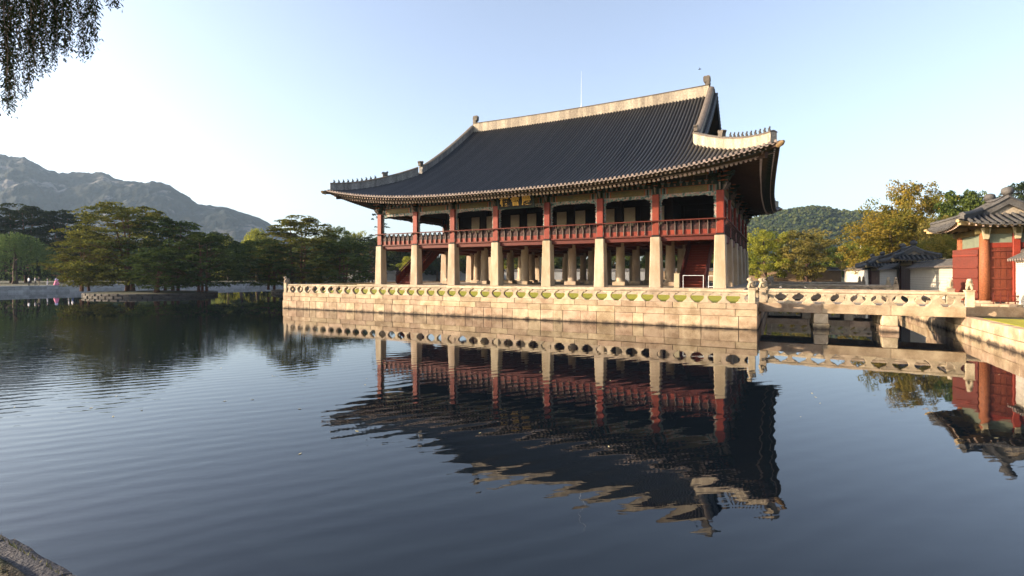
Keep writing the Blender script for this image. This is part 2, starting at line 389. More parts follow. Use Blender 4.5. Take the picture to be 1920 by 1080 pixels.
for _ in range(2200):
    x = rnd.uniform(14, 21); y = PY0 - .20 - rnd.random()**1.1*.8
    if rnd.random() < .12: y = PY0 - .03
    hgt = rnd.uniform(.02, .06) * (2.4 if rnd.random() < .03 else 1); a = rnd.uniform(0, pi); l = rnd.uniform(-.03,.03)
    p = Vector((x,y,1.2)); d = Vector((cos(a), sin(a), 0))*.0035
    tf.add([p-d, p+d, p + Vector((l, l*.5, hgt))], [(0,1,2)])
M['tuft'] = mat('tuft_green', (.10,.12,.03), .9, .5, 8, 60, 0, col2=(.12,.08,.03))
tag(ob('grass_tufts', tf, M['tuft']), kind='stuff')

# ------------------------------------------------------------------ distant hills
def ridge_interp(pts, x):
    if x <= pts[0][0]: return pts[0][1]
    for (a, b_), (c, d) in zip(pts, pts[1:]):
        if x <= c:
            t = (x-a)/(c-a); return b_ + (d-b_)*t
    return pts[-1][1]
def hill(name, pts, x0, x1, nx, D0, D1, nt_, mt, rough, seed, back=400):
    mb = MB(); V = []
    for i in range(nx):
        px = x0 + (x1-x0)*i/(nx-1); zt = zat(ridge_interp(pts, px), D1)
        for j in range(nt_):
            t = j/(nt_-1)*1.25; D = D0 + (D1-D0)*t
            z = 1.0 + (zt-1.0) * (sin(min(t,1)*pi/2)**1.25 if t <= 1 else 1 - (t-1)*1.3)
            p = at(px, D, 0)
            rr = NZ.fractal(Vector((p.x/rough*1.0, p.y/rough, seed)), .85, 2.1, 7)
            r2 = abs(NZ.fractal(Vector((p.x/(rough*.45), p.y/(rough*.45), seed+5)), .8, 2.1, 5))
            if t <= 1: z += NZ.noise(Vector((p.x/14, p.y/14, 4)))*zt*.022 + NZ.noise(Vector((p.x/50, p.y/50, 9)))*zt*.012
            z += (rr*.11 - r2*.10) * (zt) * min(1, t*2) * max(.10, 1-min(1,t)**2.2)
            V.append((p.x, p.y, z))
    mb.add(V, [(i*nt_+j, (i+1)*nt_+j, (i+1)*nt_+j+1, i*nt_+j+1) for i in range(nx-1) for j in range(nt_-1)])
    return mb, V
def hillmat(name, tree, rock, rs, amt, tsc):
    m = bpy.data.materials.new(name); m.use_nodes = True; n = m.node_tree.nodes; L = m.node_tree.links; b = n['Principled BSDF']; b.inputs['Roughness'].default_value = .95; b.inputs['Specular IOR Level'].default_value = .1
    geo = n.new('ShaderNodeNewGeometry')
    def ns(s, d, r=.6):
        t = n.new('ShaderNodeTexNoise'); t.inputs['Scale'].default_value = s; t.inputs['Detail'].default_value = d; t.inputs['Roughness'].default_value = r; L.new(geo.outputs['Position'], t.inputs[0]); return t
    a = ns(rs, 7, .65); rp = n.new('ShaderNodeValToRGB'); rp.color_ramp.elements[0].position = amt; rp.color_ramp.elements[1].position = amt+.05
    rp.color_ramp.elements[0].color = (0,0,0,1); rp.color_ramp.elements[1].color = (1,1,1,1); L.new(a.outputs[0], rp.inputs[0])
    c = ns(tsc, 4, .7); cr = n.new('ShaderNodeValToRGB'); cr.color_ramp.elements[0].position=.35; cr.color_ramp.elements[1].position=.65
    cr.color_ramp.elements[0].color = (*[q*.45 for q in tree],1); cr.color_ramp.elements[1].color = (*[q*1.3 for q in tree],1); L.new(c.outputs[0], cr.inputs[0])
    mx = n.new('ShaderNodeMix'); mx.data_type='RGBA'; L.new(rp.outputs[0], mx.inputs[0]); L.new(cr.outputs[0], mx.inputs[6]); mx.inputs[7].default_value=(*rock,1)
    L.new(mx.outputs[2], b.inputs['Base Color'])
    bp = n.new('ShaderNodeBump'); bp.inputs['Strength'].default_value=1; bp.inputs['Distance'].default_value=8; L.new(c.outputs[0], bp.inputs['Height']); L.new(bp.outputs[0], b.inputs['Normal'])
    return m
LP = [(-400,330),(-200,300),(-60,296),(0,298),(45,299),(62,306),(78,318),(110,330),(150,328),(195,330),(215,340),(240,344),(262,349),(285,347),(305,348),(325,358),(350,371),(372,386),(420,392),(460,403),(490,414),(515,428),(560,444),(640,462),(760,480),(1000,500)]
mb, V = hill('mountain', LP, -420, 1000, 420, 900, 1500, 90, None, 170, 3)
tag(ob('mountain', mb, hillmat('mountain_cover', (.010,.015,.014), (.12,.112,.108), .008, .55, .05), smooth=True), kind='structure')  # tree cover darkened: backlight put into the slope's colour
RP = [(1300,455),(1360,436),(1405,416),(1440,405),(1480,397),(1520,393),(1545,394),(1575,401),(1620,401),(1680,406),(1760,418),(1900,440),(2100,470)]
mb, V = hill('hill', RP, 1240, 2150, 160, 420, 700, 50, None, 120, 11)
tag(ob('hill', mb, hillmat('hill_cover', (.03,.04,.015), (.1,.09,.06), .02, .9, .12), smooth=True), kind='structure')
# forest canopy on the near hill
def blob(mb, c, r, rr):
    lat = [(-.35,.75),(.25,1.0),(.7,.72),(1.0,.0)]; n = 7; v = []
    for z, q in lat[:-1]:
        for k in range(n):
            a = 2*pi*k/n + rr.uniform(-.3,.3); s = r*q*rr.uniform(.75,1.2); v.append((c[0]+s*cos(a), c[1]+s*sin(a), c[2]+r*z*rr.uniform(.8,1.15)))
    v.append((c[0]+rr.uniform(-.2,.2)*r, c[1]+rr.uniform(-.2,.2)*r, c[2]+r*rr.uniform(.9,1.2)))
    f = [(i*n+k, i*n+(k+1)%n, (i+1)*n+(k+1)%n, (i+1)*n+k) for i in range(2) for k in range(n)] + [(2*n+k, 2*n+(k+1)%n, 3*n) for k in range(n)]
    mb.add(v, f)
def add_tint(me, vals):
    a = me.attributes.new('tint', 'FLOAT', 'POINT'); a.data.foreach_set('value', vals)
fm = MB(); tints = []
for _ in range(12500):
    q = V[rnd.randrange(len(V))]; q2 = V[min(len(V)-1, rnd.randrange(len(V)))]
    b0 = len(fm.v); r = rnd.uniform(1.0, 2.4)
    blob(fm, (q[0]+rnd.uniform(-5,5), q[1]+rnd.uniform(-5,5), q[2]+r*.5), r, rnd); tints += [rnd.random()]*(len(fm.v)-b0)
me = fm.mesh('forest', leafmat('forest_leaves', (.017,.028,.012), (.055,.062,.020), .1)); add_tint(me, tints)
tag(link('forest', me), kind='stuff')
# dark low tree belt at the foot of the left mountain
fm = MB(); tints = []
for _ in range(1500):
    px = rnd.uniform(-150, 760); D = rnd.uniform(170, 420); p = at(px, D, 1); r = rnd.uniform(3, 6); b0 = len(fm.v)
    blob(fm, (p.x, p.y, rnd.uniform(3, 13)*(D/230)**.6), r, rnd); tints += [rnd.random()]*(len(fm.v)-b0)
for _ in range(900):
    px = rnd.uniform(760, 2150); D = rnd.uniform(200, 420); p = at(px, D, 1); r = rnd.uniform(3, 5); b0 = len(fm.v)
    blob(fm, (p.x, p.y, rnd.uniform(2, 6)), r, rnd); tints += [rnd.random()]*(len(fm.v)-b0)
me = fm.mesh('woodland', leafmat('woodland_leaves', (.022,.034,.014), (.07,.085,.025), .1)); add_tint(me, tints)
tag(link('woodland', me), kind='stuff')

# ------------------------------------------------------------------ trees
def leaf_cards(centers, sizes, flat=.0, seed=1, aspect=.6, droop=0.0):
    r = np.random.RandomState(seed); n = len(centers)
    C = np.asarray(centers); S = np.asarray(sizes)[:, None]
    a = r.normal(size=(n,3)); a[:,2] *= (1-flat); a[:,2] -= droop; a /= np.linalg.norm(a, axis=1)[:,None]
    b = r.normal(size=(n,3)); b[:,2] *= (1-flat); b -= (b*a).sum(1)[:,None]*a; b /= np.linalg.norm(b, axis=1)[:,None]
    P = np.stack([C - a*S, C + b*S*aspect, C + a*S, C - b*S*aspect], 1).reshape(-1,3)
    return P
def crown_mesh(name, P, tint, mt):
    n = len(P)//4; me = bpy.data.meshes.new(name)
    me.vertices.add(len(P)); me.vertices.foreach_set('co', P.astype(np.float32).ravel())
    me.loops.add(len(P)); me.loops.foreach_set('vertex_index', np.arange(len(P), dtype=np.int32))
    me.polygons.add(n); me.polygons.foreach_set('loop_start', np.arange(0, len(P), 4, dtype=np.int32)); me.polygons.foreach_set('loop_total', np.full(n, 4, dtype=np.int32))
    me.materials.append(mt); me.update(calc_edges=True); me.validate()
    add_tint(me, np.repeat(tint, 4).astype(np.float32)); return me

def limbs(mb, r, base, top, rad, nlimb, spread, h0=.35, lean=0.0):
    """tapered trunk with limbs; returns limb tips"""
    tips = []; n = 7; bx, by = r.uniform(-1,1)*lean, r.uniform(-1,1)*lean
    tr = [Vector((base[0]+bx*(i/n)**1.3 + r.uniform(-.06,.06)*spread*.3, base[1]+by*(i/n)**1.3 + r.uniform(-.06,.06)*spread*.3, base[2]+(top-base[2])*i/n)) for i in range(n+1)]
    mb.tube(tr, [rad*(1.25 if i == 0 else 1)*(1-.82*i/n) for i in range(n+1)], 9)
    for k in range(nlimb):
        t = h0 + (1-h0)*(k+.5)/nlimb; q = t*n; i = int(min(n-1, q)); p = tr[i].lerp(tr[i+1], q-i)
        a = k*2.4 + r.uniform(-.4,.4); L_ = spread*(1.05 - .55*t)*r.uniform(.75,1.15); up = r.uniform(.1,.45)*L_
        m_ = p + Vector((cos(a)*L_*.5, sin(a)*L_*.5, up*.65)); e_ = p + Vector((cos(a)*L_, sin(a)*L_, up))
        rr = rad*(1-.8*t)*.55; mb.tube([p, p.lerp(m_, .5)+Vector((0,0,-.05*L_)), m_, e_], [rr, rr*.75, rr*.5, rr*.15], 6); tips += [m_, e_]
        for s_ in (-1, 1):
            a2 = a + s_*r.uniform(.4,.9); e2 = m_ + Vector((cos(a2), sin(a2), r.uniform(.1,.5)))*L_*.45; mb.tube([m_, e2], [rr*.4, rr*.1], 5); tips.append(e2)
    tips.append(tr[-1]); return tips

def pine(seed, H, R, npads=70, cards=150, low=.12, dens=1):
    r = random.Random(seed); nr = np.random.RandomState(seed); t = MB()
    tips = []
    for q in range(3 if R > 5 else 1):
        ox = r.uniform(-.16,.16)*R; oy = r.uniform(-.16,.16)*R
        tips += limbs(t, r, (ox, oy, -.3), H*r.uniform(.8,.97), (.15*R/6+.04), 12, R*r.uniform(.75,.95), .14, lean=R*.18)
    C = []; S = []; T = []
    pads = []
    for k in range(npads):
        if k < npads*.3 and tips: 
            p = tips[r.randrange(len(tips))]; px, py, pz = p.x, p.y, p.z
        else:
            z = low + (1-low)*(int(r.random()**1.05*11) + r.uniform(0,.75))/11
            prof = (min(1.0, .55 + z*1.6) if z < .3 else 1.0) * sqrt(max(.02, 1-((z-.30)/.74)**2)) if z > .3 else min(1, .5+z*1.6)
            rho = R*prof*r.random()**.38; a = r.uniform(0, 2*pi); px, py, pz = rho*cos(a), rho*sin(a), z*H
        pads.append((px,py,pz))
    for (px,py,pz) in pads:
        pr = r.uniform(.10,.22)*R*(1.1 - .35*pz/H); n = int(cards*dens*r.uniform(.6,1.2)); tn = r.random()
        a = nr.uniform(0, 2*pi, n); q = pr*np.sqrt(nr.uniform(0,1,n))*(1+.35*np.sin(a*3+px*3))
        hh = .10*pr*(1-(q/(pr*1.3))**2)*2.2 + nr.normal(0, .035*pr+.03, n)
        C.append(np.stack([px+q*np.cos(a), py+q*np.sin(a)*.9, pz+hh - .12*q], 1)); S.append(nr.uniform(.09,.19,n)*(R/7)**.4); T.append(np.clip(tn*.6+nr.uniform(0,.4,n), 0, 1))
    C = np.concatenate(C); S = np.concatenate(S); T = np.concatenate(T)
    return t, leaf_cards(C, S, .72, seed, .55), T
def broad(seed, H, R, ncl=90, cards=170, h0=.22, shape=1.0, leaf=.17, gap=.0, spiky=0):
    r = random.Random(seed); nr = np.random.RandomState(seed); t = MB()
    tips = limbs(t, r, (0,0,-.3), H*.86, .05*R+.1, 12, R*.8, h0, lean=R*.12)
    C = []; S = []; T = []
    for k in range(ncl):
        if k < ncl*.35: p = tips[r.randrange(len(tips))]; c = (p.x, p.y, p.z)
        else:
            u = r.uniform(-1,1); a = r.uniform(0, 2*pi); q = r.random()**.28
            rad = sqrt(1-u*u)*q; zz = u*q
            wv = 1 + .22*sin(a*3+seed) + .15*sin(u*5+seed*2)
            c = (R*rad*cos(a)*wv, R*rad*sin(a)*wv, H*(h0 + (1-h0)*(.5 + .5*zz*shape)))
        cr = r.uniform(.11,.23)*R; n = int(cards*r.uniform(.5,1.3)); tn = r.random()
        d = nr.normal(size=(n,3)); d /= np.linalg.norm(d,axis=1)[:,None]; d *= cr*nr.uniform(.35,1,n)[:,None]**.6; d[:,2] *= .72
        C.append(d + np.array(c)); S.append(nr.uniform(.6,1.2,n)*leaf); T.append(np.clip(tn*.65+nr.uniform(0,.35,n),0,1))
    C = np.concatenate(C); S = np.concatenate(S); T = np.concatenate(T)
    return t, leaf_cards(C, S, .1, seed, .62), T
def weeping(seed, H, R, nst=420, cards=26):
    r = random.Random(seed); nr = np.random.RandomState(seed); t = MB()
    limbs(t, r, (0,0,-.3), H*.8, .05*R+.12, 10, R*.7, .25)
    C = []; S = []; T = []
    for k in range(nst):
        u = r.random()**.6; a = r.uniform(0, 2*pi); x = R*u*cos(a); y = R*u*sin(a); top = H*(1 - .42*u*u) + r.uniform(-.3,.2); ln = H*r.uniform(.25,.62)*(.6+.5*u); tn = r.random()
        q = nr.uniform(0,1,cards); C.append(np.stack([x*(1+.12*q)+nr.normal(0,.08,cards), y*(1+.12*q)+nr.normal(0,.08,cards), np.maximum(.8, top-ln*q)], 1)); S.append(nr.uniform(.12,.26,cards)); T.append(np.clip(tn*.6+nr.uniform(0,.4,cards),0,1))
    C = np.concatenate(C); S = np.concatenate(S); T = np.concatenate(T)
    return t, leaf_cards(C, S, .0, seed, .35, droop=1.2), T

LM = {
 'pine_sunlit': leafmat('pine_needles_sun_tint', (.026,.044,.014), (.27,.25,.048), .12),  # warm sunlight and crown shade are put into the needle tints
 'pine': leafmat('pine_needles', (.015,.030,.012), (.115,.150,.036), .12),
 'pine_dark': leafmat('pine_needles_dark', (.018,.030,.014), (.045,.058,.022), .2),
 'green': leafmat('leaves_green', (.035,.060,.015), (.13,.155,.035), .35),
 'yellowgreen': leafmat('leaves_yellow_green', (.09,.12,.018), (.32,.30,.045), .4),
 'olive': leafmat('leaves_olive_brown', (.06,.07,.018), (.26,.20,.055), .35),
 'orange': leafmat('leaves_turning', (.085,.11,.020), (.34,.23,.042), .4),
 'willow': leafmat('leaves_willow', (.045,.075,.022), (.11,.15,.045), .35),
 'dark': leafmat('leaves_dark', (.02,.032,.012), (.06,.075,.022), .3),
}
PROTO = {}
def proto(kind, seed):
    key = (kind, seed)
    if key not in PROTO:
        if kind == 'pine': t, P, T = pine(seed, 10, 7, 330, 110, low=.06)
        elif kind == 'pinetall': t, P, T = pine(seed, 10, 2.6, 26, 110, low=.55)
        elif kind == 'broad': t, P, T = broad(seed, 10, 4.5, 120, 150)
        elif kind == 'airy': t, P, T = broad(seed, 10, 4.6, 210, 120, h0=.10, leaf=.125)
        elif kind == 'willow': t, P, T = weeping(seed, 10, 6)
        PROTO[key] = (t, P, T)
    return PROTO[key]
TREEMESH = {}
def tree(name, label, kind, seed, lm, px, D, top, hw, base=1.1, group=None, bark='bark', rz=None, loc=None, cat='tree'):
    """hw: crown half width in metres, top: height of crown top"""
    key = (kind, seed, lm)
    t, P, T = proto(kind, seed)
    R0 = {'pine':7,'pinetall':2.6,'broad':4.7,'airy':4.8,'willow':6}[kind]
    if key not in TREEMESH:
        TREEMESH[key] = (t.mesh('trunk', M[bark], True), crown_mesh('crown', P, T, LM[lm]))
    e = empty(name, loc or at(px, D, base), rnd.uniform(0, 6.28) if rz is None else rz)
    s = hw/R0; e.scale = (s, s, (top-base)/10.0)
    tag(e, label, cat, group)
    link('trunk', TREEMESH[key][0], e); link('crown', TREEMESH[key][1], e)
    return e
def T(name, label, kind, seed, lm, px, D, ytop, hwpx, base=1.1, **k):
    return tree(name, label, kind, seed, lm, px, D, zat(ytop, D), hwpx*D/949, base, **k)

# two pond islands with pines
def island(label, c, rx, ry, seed, h=.54):
    e = tag(empty('island', (c.x, c.y, 0)), label, 'island'); r = random.Random(seed); n = 46
    top = [(rx*cos(2*pi*k/n)*(1+.05*sin(3*k+seed)), ry*sin(2*pi*k/n)*(1+.05*cos(2*k)), h-.06) for k in range(n)]
    mb = MB(); mb.add(top + [(0,0,h+.25)], [(k, (k+1) % n, n) for k in range(n)]); mb.add([(x*.96,y*.96,z) for x,y,z in top]+[(x*.96,y*.96,-1) for x,y,z in top], [(k,(k+1)%n,(k+1)%n+n,k+n) for k in range(n)])
    ob('island_ground', mb, M['grassdry'], e)
    for (z0, z1) in ((-.4,.2),(.2,.52)):
        for k in range(n):
            a0, a1 = 2*pi*(k+.02+(z0>0)*.5)/n, 2*pi*(k+.97+(z0>0)*.5)/n; am = (a0+a1)/2
            s = MB(); L_ = (a1-a0)*(rx+ry)/2; s.cbox(-.3, .12+r.uniform(-.05,.06), -L_/2, L_/2, z0, z1+r.uniform(-.02,.03), .06)
            ob('stone_block', s, M['islestone'], e, loc=(rx*cos(am), ry*sin(am), 0), rot=(0,0,atan2(sin(am)*rx, cos(am)*ry)))
    return e
M['islestone'] = mat('island_stone', (.095,.083,.073), .9, .4, 2, 16, .5, 8, rand=.15)  # stone colour lowered to carry the shade of the pines
I1 = at(287, 78); island('low island edged with rough stones under the left group of pines', I1, 9.6, 8, 3)
I2 = at(620, 90); island('low stone edged island partly hidden behind the left end of the platform', I2, 10, 9, 5)
PG = 'pines on the pond islands'
T('pine_tree', 'tall spreading pine with golden green layers, highest on the left island', 'pine', 21, 'pine_sunlit', 232, 80, 386, 104, .9, group=PG, bark='pinebark')
T('pine_tree', 'low wide pine at the left end of the left island, leaning over the water', 'pine', 22, 'pine_sunlit', 165, 78, 436, 62, .9, group=PG, bark='pinebark')
T('pine_tree', 'dark green pine right of the tallest one on the left island', 'pine', 23, 'pine', 322, 80, 414, 80, .9, group=PG, bark='pinebark')
T('pine_tree', 'dark spreading pine at the right end of the left island', 'pine', 22, 'pine', 388, 76, 438, 72, .9, group=PG, bark='pinebark')
T('pine_tree', 'small low pine in front on the left island, branches near the water', 'pine', 21, 'pine', 300, 73, 470, 62, .8, group=PG, bark='pinebark')
T('pine_tree', 'large layered pine behind the left end of the stone platform', 'pine', 23, 'pine_sunlit', 560, 90, 412, 92, .9, group=PG, bark='pinebark')
T('pine_tree', 'low pine on the left side of the big layered pine, above the open water', 'pine', 22, 'pine', 500, 86, 448, 66, .9, group=PG, bark='pinebark')
T('pine_tree', 'dark low pine between the layered pine and the first stone column', 'pine', 21, 'pine', 640, 90, 452, 66, .9, group=PG, bark='pinebark')
BG = 'trees along the far banks'
T('pine_tree', 'dark pine above the round willow at the left edge', 'pine', 23, 'pine_dark', 40, 128, 390, 78, group=BG, bark='pinebark')
T('pine_tree', 'dark pine between the round willow and the golden island pine', 'pine', 21, 'pine_dark', 112, 134, 396, 66, group=BG, bark='pinebark')
T('pine_tree', 'dark pine cut by the left edge of the picture', 'pine', 22, 'pine_dark', -35, 122, 396, 70, group=BG, bark='pinebark')
T('willow_tree', 'round soft green willow on the far bank at the left edge', 'willow', 31, 'willow', 28, 112, 436, 62, group=BG)
T('willow_tree', 'small yellow willow between the two groups of pines', 'willow', 31, 'yellowgreen', 428, 152, 441, 20, group=BG)
T('willow_tree', 'larger yellow willow behind the left side of the layered pine', 'willow', 32, 'yellowgreen', 482, 158, 428, 34, group=BG)
T('broadleaf_tree', 'dark rounded tree in the gap left of the small yellow willow', 'broad', 41, 'dark', 392, 135, 434, 44, group=BG)
T('broadleaf_tree', 'green tree low in the gap between the yellow willows', 'broad', 42, 'green', 452, 138, 452, 38, group=BG)
T('broadleaf_tree', 'loose leafy tree top just right of the layered pine', 'airy', 43, 'green', 628, 150, 418, 34, group=BG)
T('broadleaf_tree', 'leafy yellow green tree between layered pine and the pavilion', 'airy', 44, 'yellowgreen', 664, 155, 430, 34, group=BG)
T('pine_tree', 'dark pine just left of the first stone column', 'pine', 22, 'pine_dark', 690, 140, 444, 40, group=BG, bark='pinebark')
T('pine_tree', 'tall thin pine with tufted top behind the first red post', 'pinetall', 25, 'pine_dark', 714, 118, 392, 26, group=BG, bark='pinebark')
T('broadleaf_tree', 'dark tree seen under the floor between the first two stone columns', 'broad', 41, 'dark', 745, 150, 446, 46, group=BG)
T('broadleaf_tree', 'bright yellow green tree seen above the left staircase', 'broad', 45, 'yellowgreen', 772, 128, 478, 26, group=BG)
cx_ = [(820,'dark',455),(868,'green',462),(905,'dark',458),(950,'yellowgreen',470),(985,'dark',450),(1025,'green',462),(1068,'dark',455),(1110,'green',460),(1150,'dark',455),(1195,'green',460),(1240,'dark',458),(1285,'green',456),(1330,'dark',452),(1372,'green',455)]
for i, (px, lm, yt) in enumerate(cx_):
    cols = [714,780,850,930,1026,1126,1229,1351,1420]; names = ['','first','second','third','fourth','fifth','sixth','last front','last side']
    gi = sum(1 for c__ in cols if c__ < px) ; prev = [q for q in cx_[:i] if cols[gi-1] < q[0] < cols[gi]]; nxt = [q for q in cx_[i+1:] if cols[gi-1] < q[0] < cols[gi]]
    T('broadleaf_tree', ('right hand ' if prev else ('left hand ' if nxt else '')) + {'dark':'dark','green':'green','yellowgreen':'yellow green'}[lm] + ' tree beyond the far wall, just right of the %s column' % names[min(gi,7)].replace(' front',''), 'broad', 41+i % 3, lm, px, 150-i*2.2, yt, 40, group='trees glimpsed between the stone columns')
T('broadleaf_tree', 'yellow green leafy tree beside the right end of the pavilion', 'airy', 43, 'yellowgreen', 1436, 104, 424, 50, group=BG)
T('broadleaf_tree', 'olive tree with leaning dark trunk right of the yellow green tree', 'airy', 46, 'olive', 1512, 100, 426, 58, group=BG)
T('broadleaf_tree', 'low green tree between the olive tree and the lit wall', 'broad', 42, 'green', 1570, 128, 462, 34, group=BG)
T('willow_tree', 'low yellow willow beyond the lit end of the wall', 'willow', 31, 'yellowgreen', 1600, 150, 452, 40, group=BG)
T('broadleaf_tree', 'large tree turning orange behind the palace wall', 'airy', 47, 'orange', 1672, 80, 392, 92, group=BG)
T('broadleaf_tree', 'upper orange crown rising highest behind the palace wall', 'airy', 44, 'orange', 1706, 84, 334, 70, group=BG)
T('broadleaf_tree', 'low green tree under the big orange one, over the small gate', 'broad', 45, 'green', 1640, 92, 448, 50, group=BG)
T('broadleaf_tree', 'green tree behind the red gate roof, left of its ridge', 'broad', 42, 'green', 1808, 74, 356, 58, group=BG)
T('broadleaf_tree', 'olive green tree between the orange tree and the gate roof', 'airy', 43, 'olive', 1772, 66, 396, 50, group=BG)
T('pine_tree', 'dark pine top over the red gate roof at the right edge', 'pine', 23, 'pine_dark', 1925, 70, 344, 62, group=BG, bark='pinebark')
T('broadleaf_tree', 'golden brown tree low between the small tiled gate and the red gate', 'airy', 47, 'orange', 1775, 58, 436, 48, group=BG)

# near willow whose hanging twigs enter the top left corner
def near_willow():
    base = Vector((5.2, -44.2, 1.15)); e = tag(empty('willow_tree', base), 'dark willow twigs hanging into the top left corner against the bright sky', 'tree')
    t = MB(); t.tube([(0,0,-.3),(.1,.1,2),(.5,.3,4),(1.2,.7,6.5),(2.0,1.1,8.6)], [.42,.36,.3,.24,.16], 10)
    hang = []
    r = random.Random(5)
    for k in range(15):
        R_, D_ = r.uniform(-11.5, -6.4), r.uniform(6.6, 10.5)
        p = at(960 + R_/D_*949, D_); hang.append(Vector((p.x, p.y, 3.2+.60*D_+r.uniform(.5,1.6))) - base)
    for h in hang:
        s = Vector((1.2,.7,6.2)).lerp(Vector((2.0,1.1,8.6)), r.random()); m_ = s.lerp(h, .5) + Vector((0,0,.8)); t.tube([s, m_, h], [.09,.05,.02], 6)
    tw = MB(); C = []; S = []; DV = []
    # strand tips laid out in plan so that the curtain ends at uneven heights
    cl = [(r.uniform(-60, 165), r.uniform(6.9, 10)) for _ in range(30)] + [(178,7.6),(216,8.5)]
    for k in range(290):
        cpx, cD = cl[r.randrange(len(cl))]; px = cpx + r.gauss(0, 6) ; D_ = cD + r.gauss(0,.3)
        lim = ridge_interp([(-80,150),(0,222),(30,212),(55,180),(75,150),(95,135),(110,125),(135,128),(158,118),(176,118),(186,20),(220,12)], px)
        if 168 < px < 176 and r.random() < .5: lim *= .6
        yb = lim*(r.random()**.55)
        p = at(px, D_); zb = zat(yb, D_); zt = zat(-60 - r.random()*60, D_)
        ln = zt-zb; n = int(ln/.05)+2; sw = r.uniform(-.16,.16); sw2 = r.uniform(-.12,.12); pts = []
        for i in range(n):
            q = i/(n-1); x = p.x + sw*(1-q)*(1-q)*3 + .05*sin(q*7+k)+.02*sin(q*23+k*2); y = p.y + sw2*(1-q) + .03*sin(q*11+k); z = zt - ln*q; pts.append(Vector((x,y,z))-base)
        tw.tube(pts[::3] + [pts[-1]], .0022, 3, cap=False)
        for i, q in enumerate(pts):
            if r.random() < .15: continue
            for _ in range(3):
                a = r.uniform(0, 2*pi); d = Vector((cos(a)*.75, sin(a)*.75, -r.uniform(.5,1.1))).normalized(); l = r.uniform(.022,.042)
                C.append(q + d*l + Vector((r.gauss(0,.022), r.gauss(0,.022), r.gauss(0,.02)))); S.append(l); DV.append(d)
    C = np.array([tuple(c) for c in C]); S_ = np.array(S)[:,None]; A = np.array([tuple(d) for d in DV]); nr = np.random.RandomState(4)
    B = nr.normal(size=A.shape); B -= (B*A).sum(1)[:,None]*A; B /= np.linalg.norm(B,axis=1)[:,None]
    P = np.stack([C-A*S_, C+B*S_*.30, C+A*S_, C-B*S_*.30], 1).reshape(-1,3)
    ob('trunk', t, M['bark'], e, smooth=True); ob('twigs', tw, M['bark'], e)
    c = link('leaves', crown_mesh('leaves', P, nr.uniform(0,1,len(C)), leafmat('leaves_near_willow', (.010,.016,.007), (.028,.040,.012), .08)), e); tag(c, kind='stuff')
near_willow()

# ------------------------------------------------------------------ stone platform
PLX0, PLX1, PLY0, PLY1 = -20.8, 20.08, -9.5, 39.5
plat = tag(empty('stone_platform', (0,0,0)), 'long cream granite platform standing in the pond under the pavilion', 'platform')
c = MB(); c.box(PLX0+.35, PLX1-.35, PLY0+.35, PLY1-.35, -1.4, 1.40); ob('core', c, M['jointdk'], plat)
c = MB(); q = .34
def ringp(x0,x1,y0,y1,z): return [(x0,y0,z),(x1,y0,z),(x1,y1,z),(x0,y1,z)]
ra, rb, rc = ringp(PLX0+q,PLX1-q,PLY0+q,PLY1-q,1.49), ringp(PLX0+1.4,PLX1-.9,PLY0+2.4,PLY1-2,1.56), ringp(-18.6,18.6,-1.4,31.4,1.64)
for a_, b__ in ((ra,rb),(rb,rc)): c.add(a_+b__, [(k,(k+1)%4,(k+1)%4+4,k+4) for k in range(4)])
ob('lawn', c, M['grass'], plat)
ROWS = [(1.15,1.51,1.35,1.75,.0),(.74,1.15,1.0,2.2,-.03),(.0,.74,.6,1.35,.03),(-.9,.0,.9,1.5,.09)]
courses(plat, 'x', PLY0, PLX0, PLX1, ROWS, -1, .5, M['stone'], c=.02)
courses(plat, 'y', PLX1, PLY0+.5, PLY1-.5, [(a,b_,l0*1.3,l1*1.3,o) for a,b_,l0,l1,o in ROWS], 1, .5, M['stone'], c=.02)
courses(plat, 'y', PLX0, PLY0+.5, PLY1-.5, ROWS, -1, .5, M['stone'], stuff=True)
courses(plat, 'x', PLY1, PLX0, PLX1, ROWS, 1, .5, M['stone'], name='rear_stone_block', stuff=True)
# podium of the pavilion
pod = MB(); pod.box(-18.9, 18.9, -1.7, 31.7, 1.45, 2.0); ob('podium', pod, M['paving'], plat)
for (a0,a1,fx,ax) in ((-18.95,18.95,-1.75,'x'),(-1.75,31.75,18.95,'y'),(-1.75,31.75,-18.95,'y')):
    a = a0
    while a < a1-.1:
        l = min(rnd.uniform(1.4,2.2), a1-a)
        if a+l > a1-.8: l = a1-a
        s = MB()
        if ax == 'x': s.cbox(a+.005, a+l-.005, fx, fx+.6, 1.93, 2.17, .015)
        else: s.cbox(min(fx, fx-.6*(1 if fx>0 else -1)), max(fx, fx-.6*(1 if fx>0 else -1)), a+.005, a+l-.005, 1.93, 2.172, .015)
        ob('podium_slab', s, M['stone2'], plat); a += l
s = MB(); s.box(-18.4, 18.4, -1.2, 31.2, 2.0, 2.155); ob('podium_floor', s, M['paving'], plat)
s = MB(); s.box(18.95, PLX1-.45, -7.5, 32, 1.50, 1.66); ob('side_paving', s, M['paving'], plat)
for y in (-4.0, -3.4):
    pass

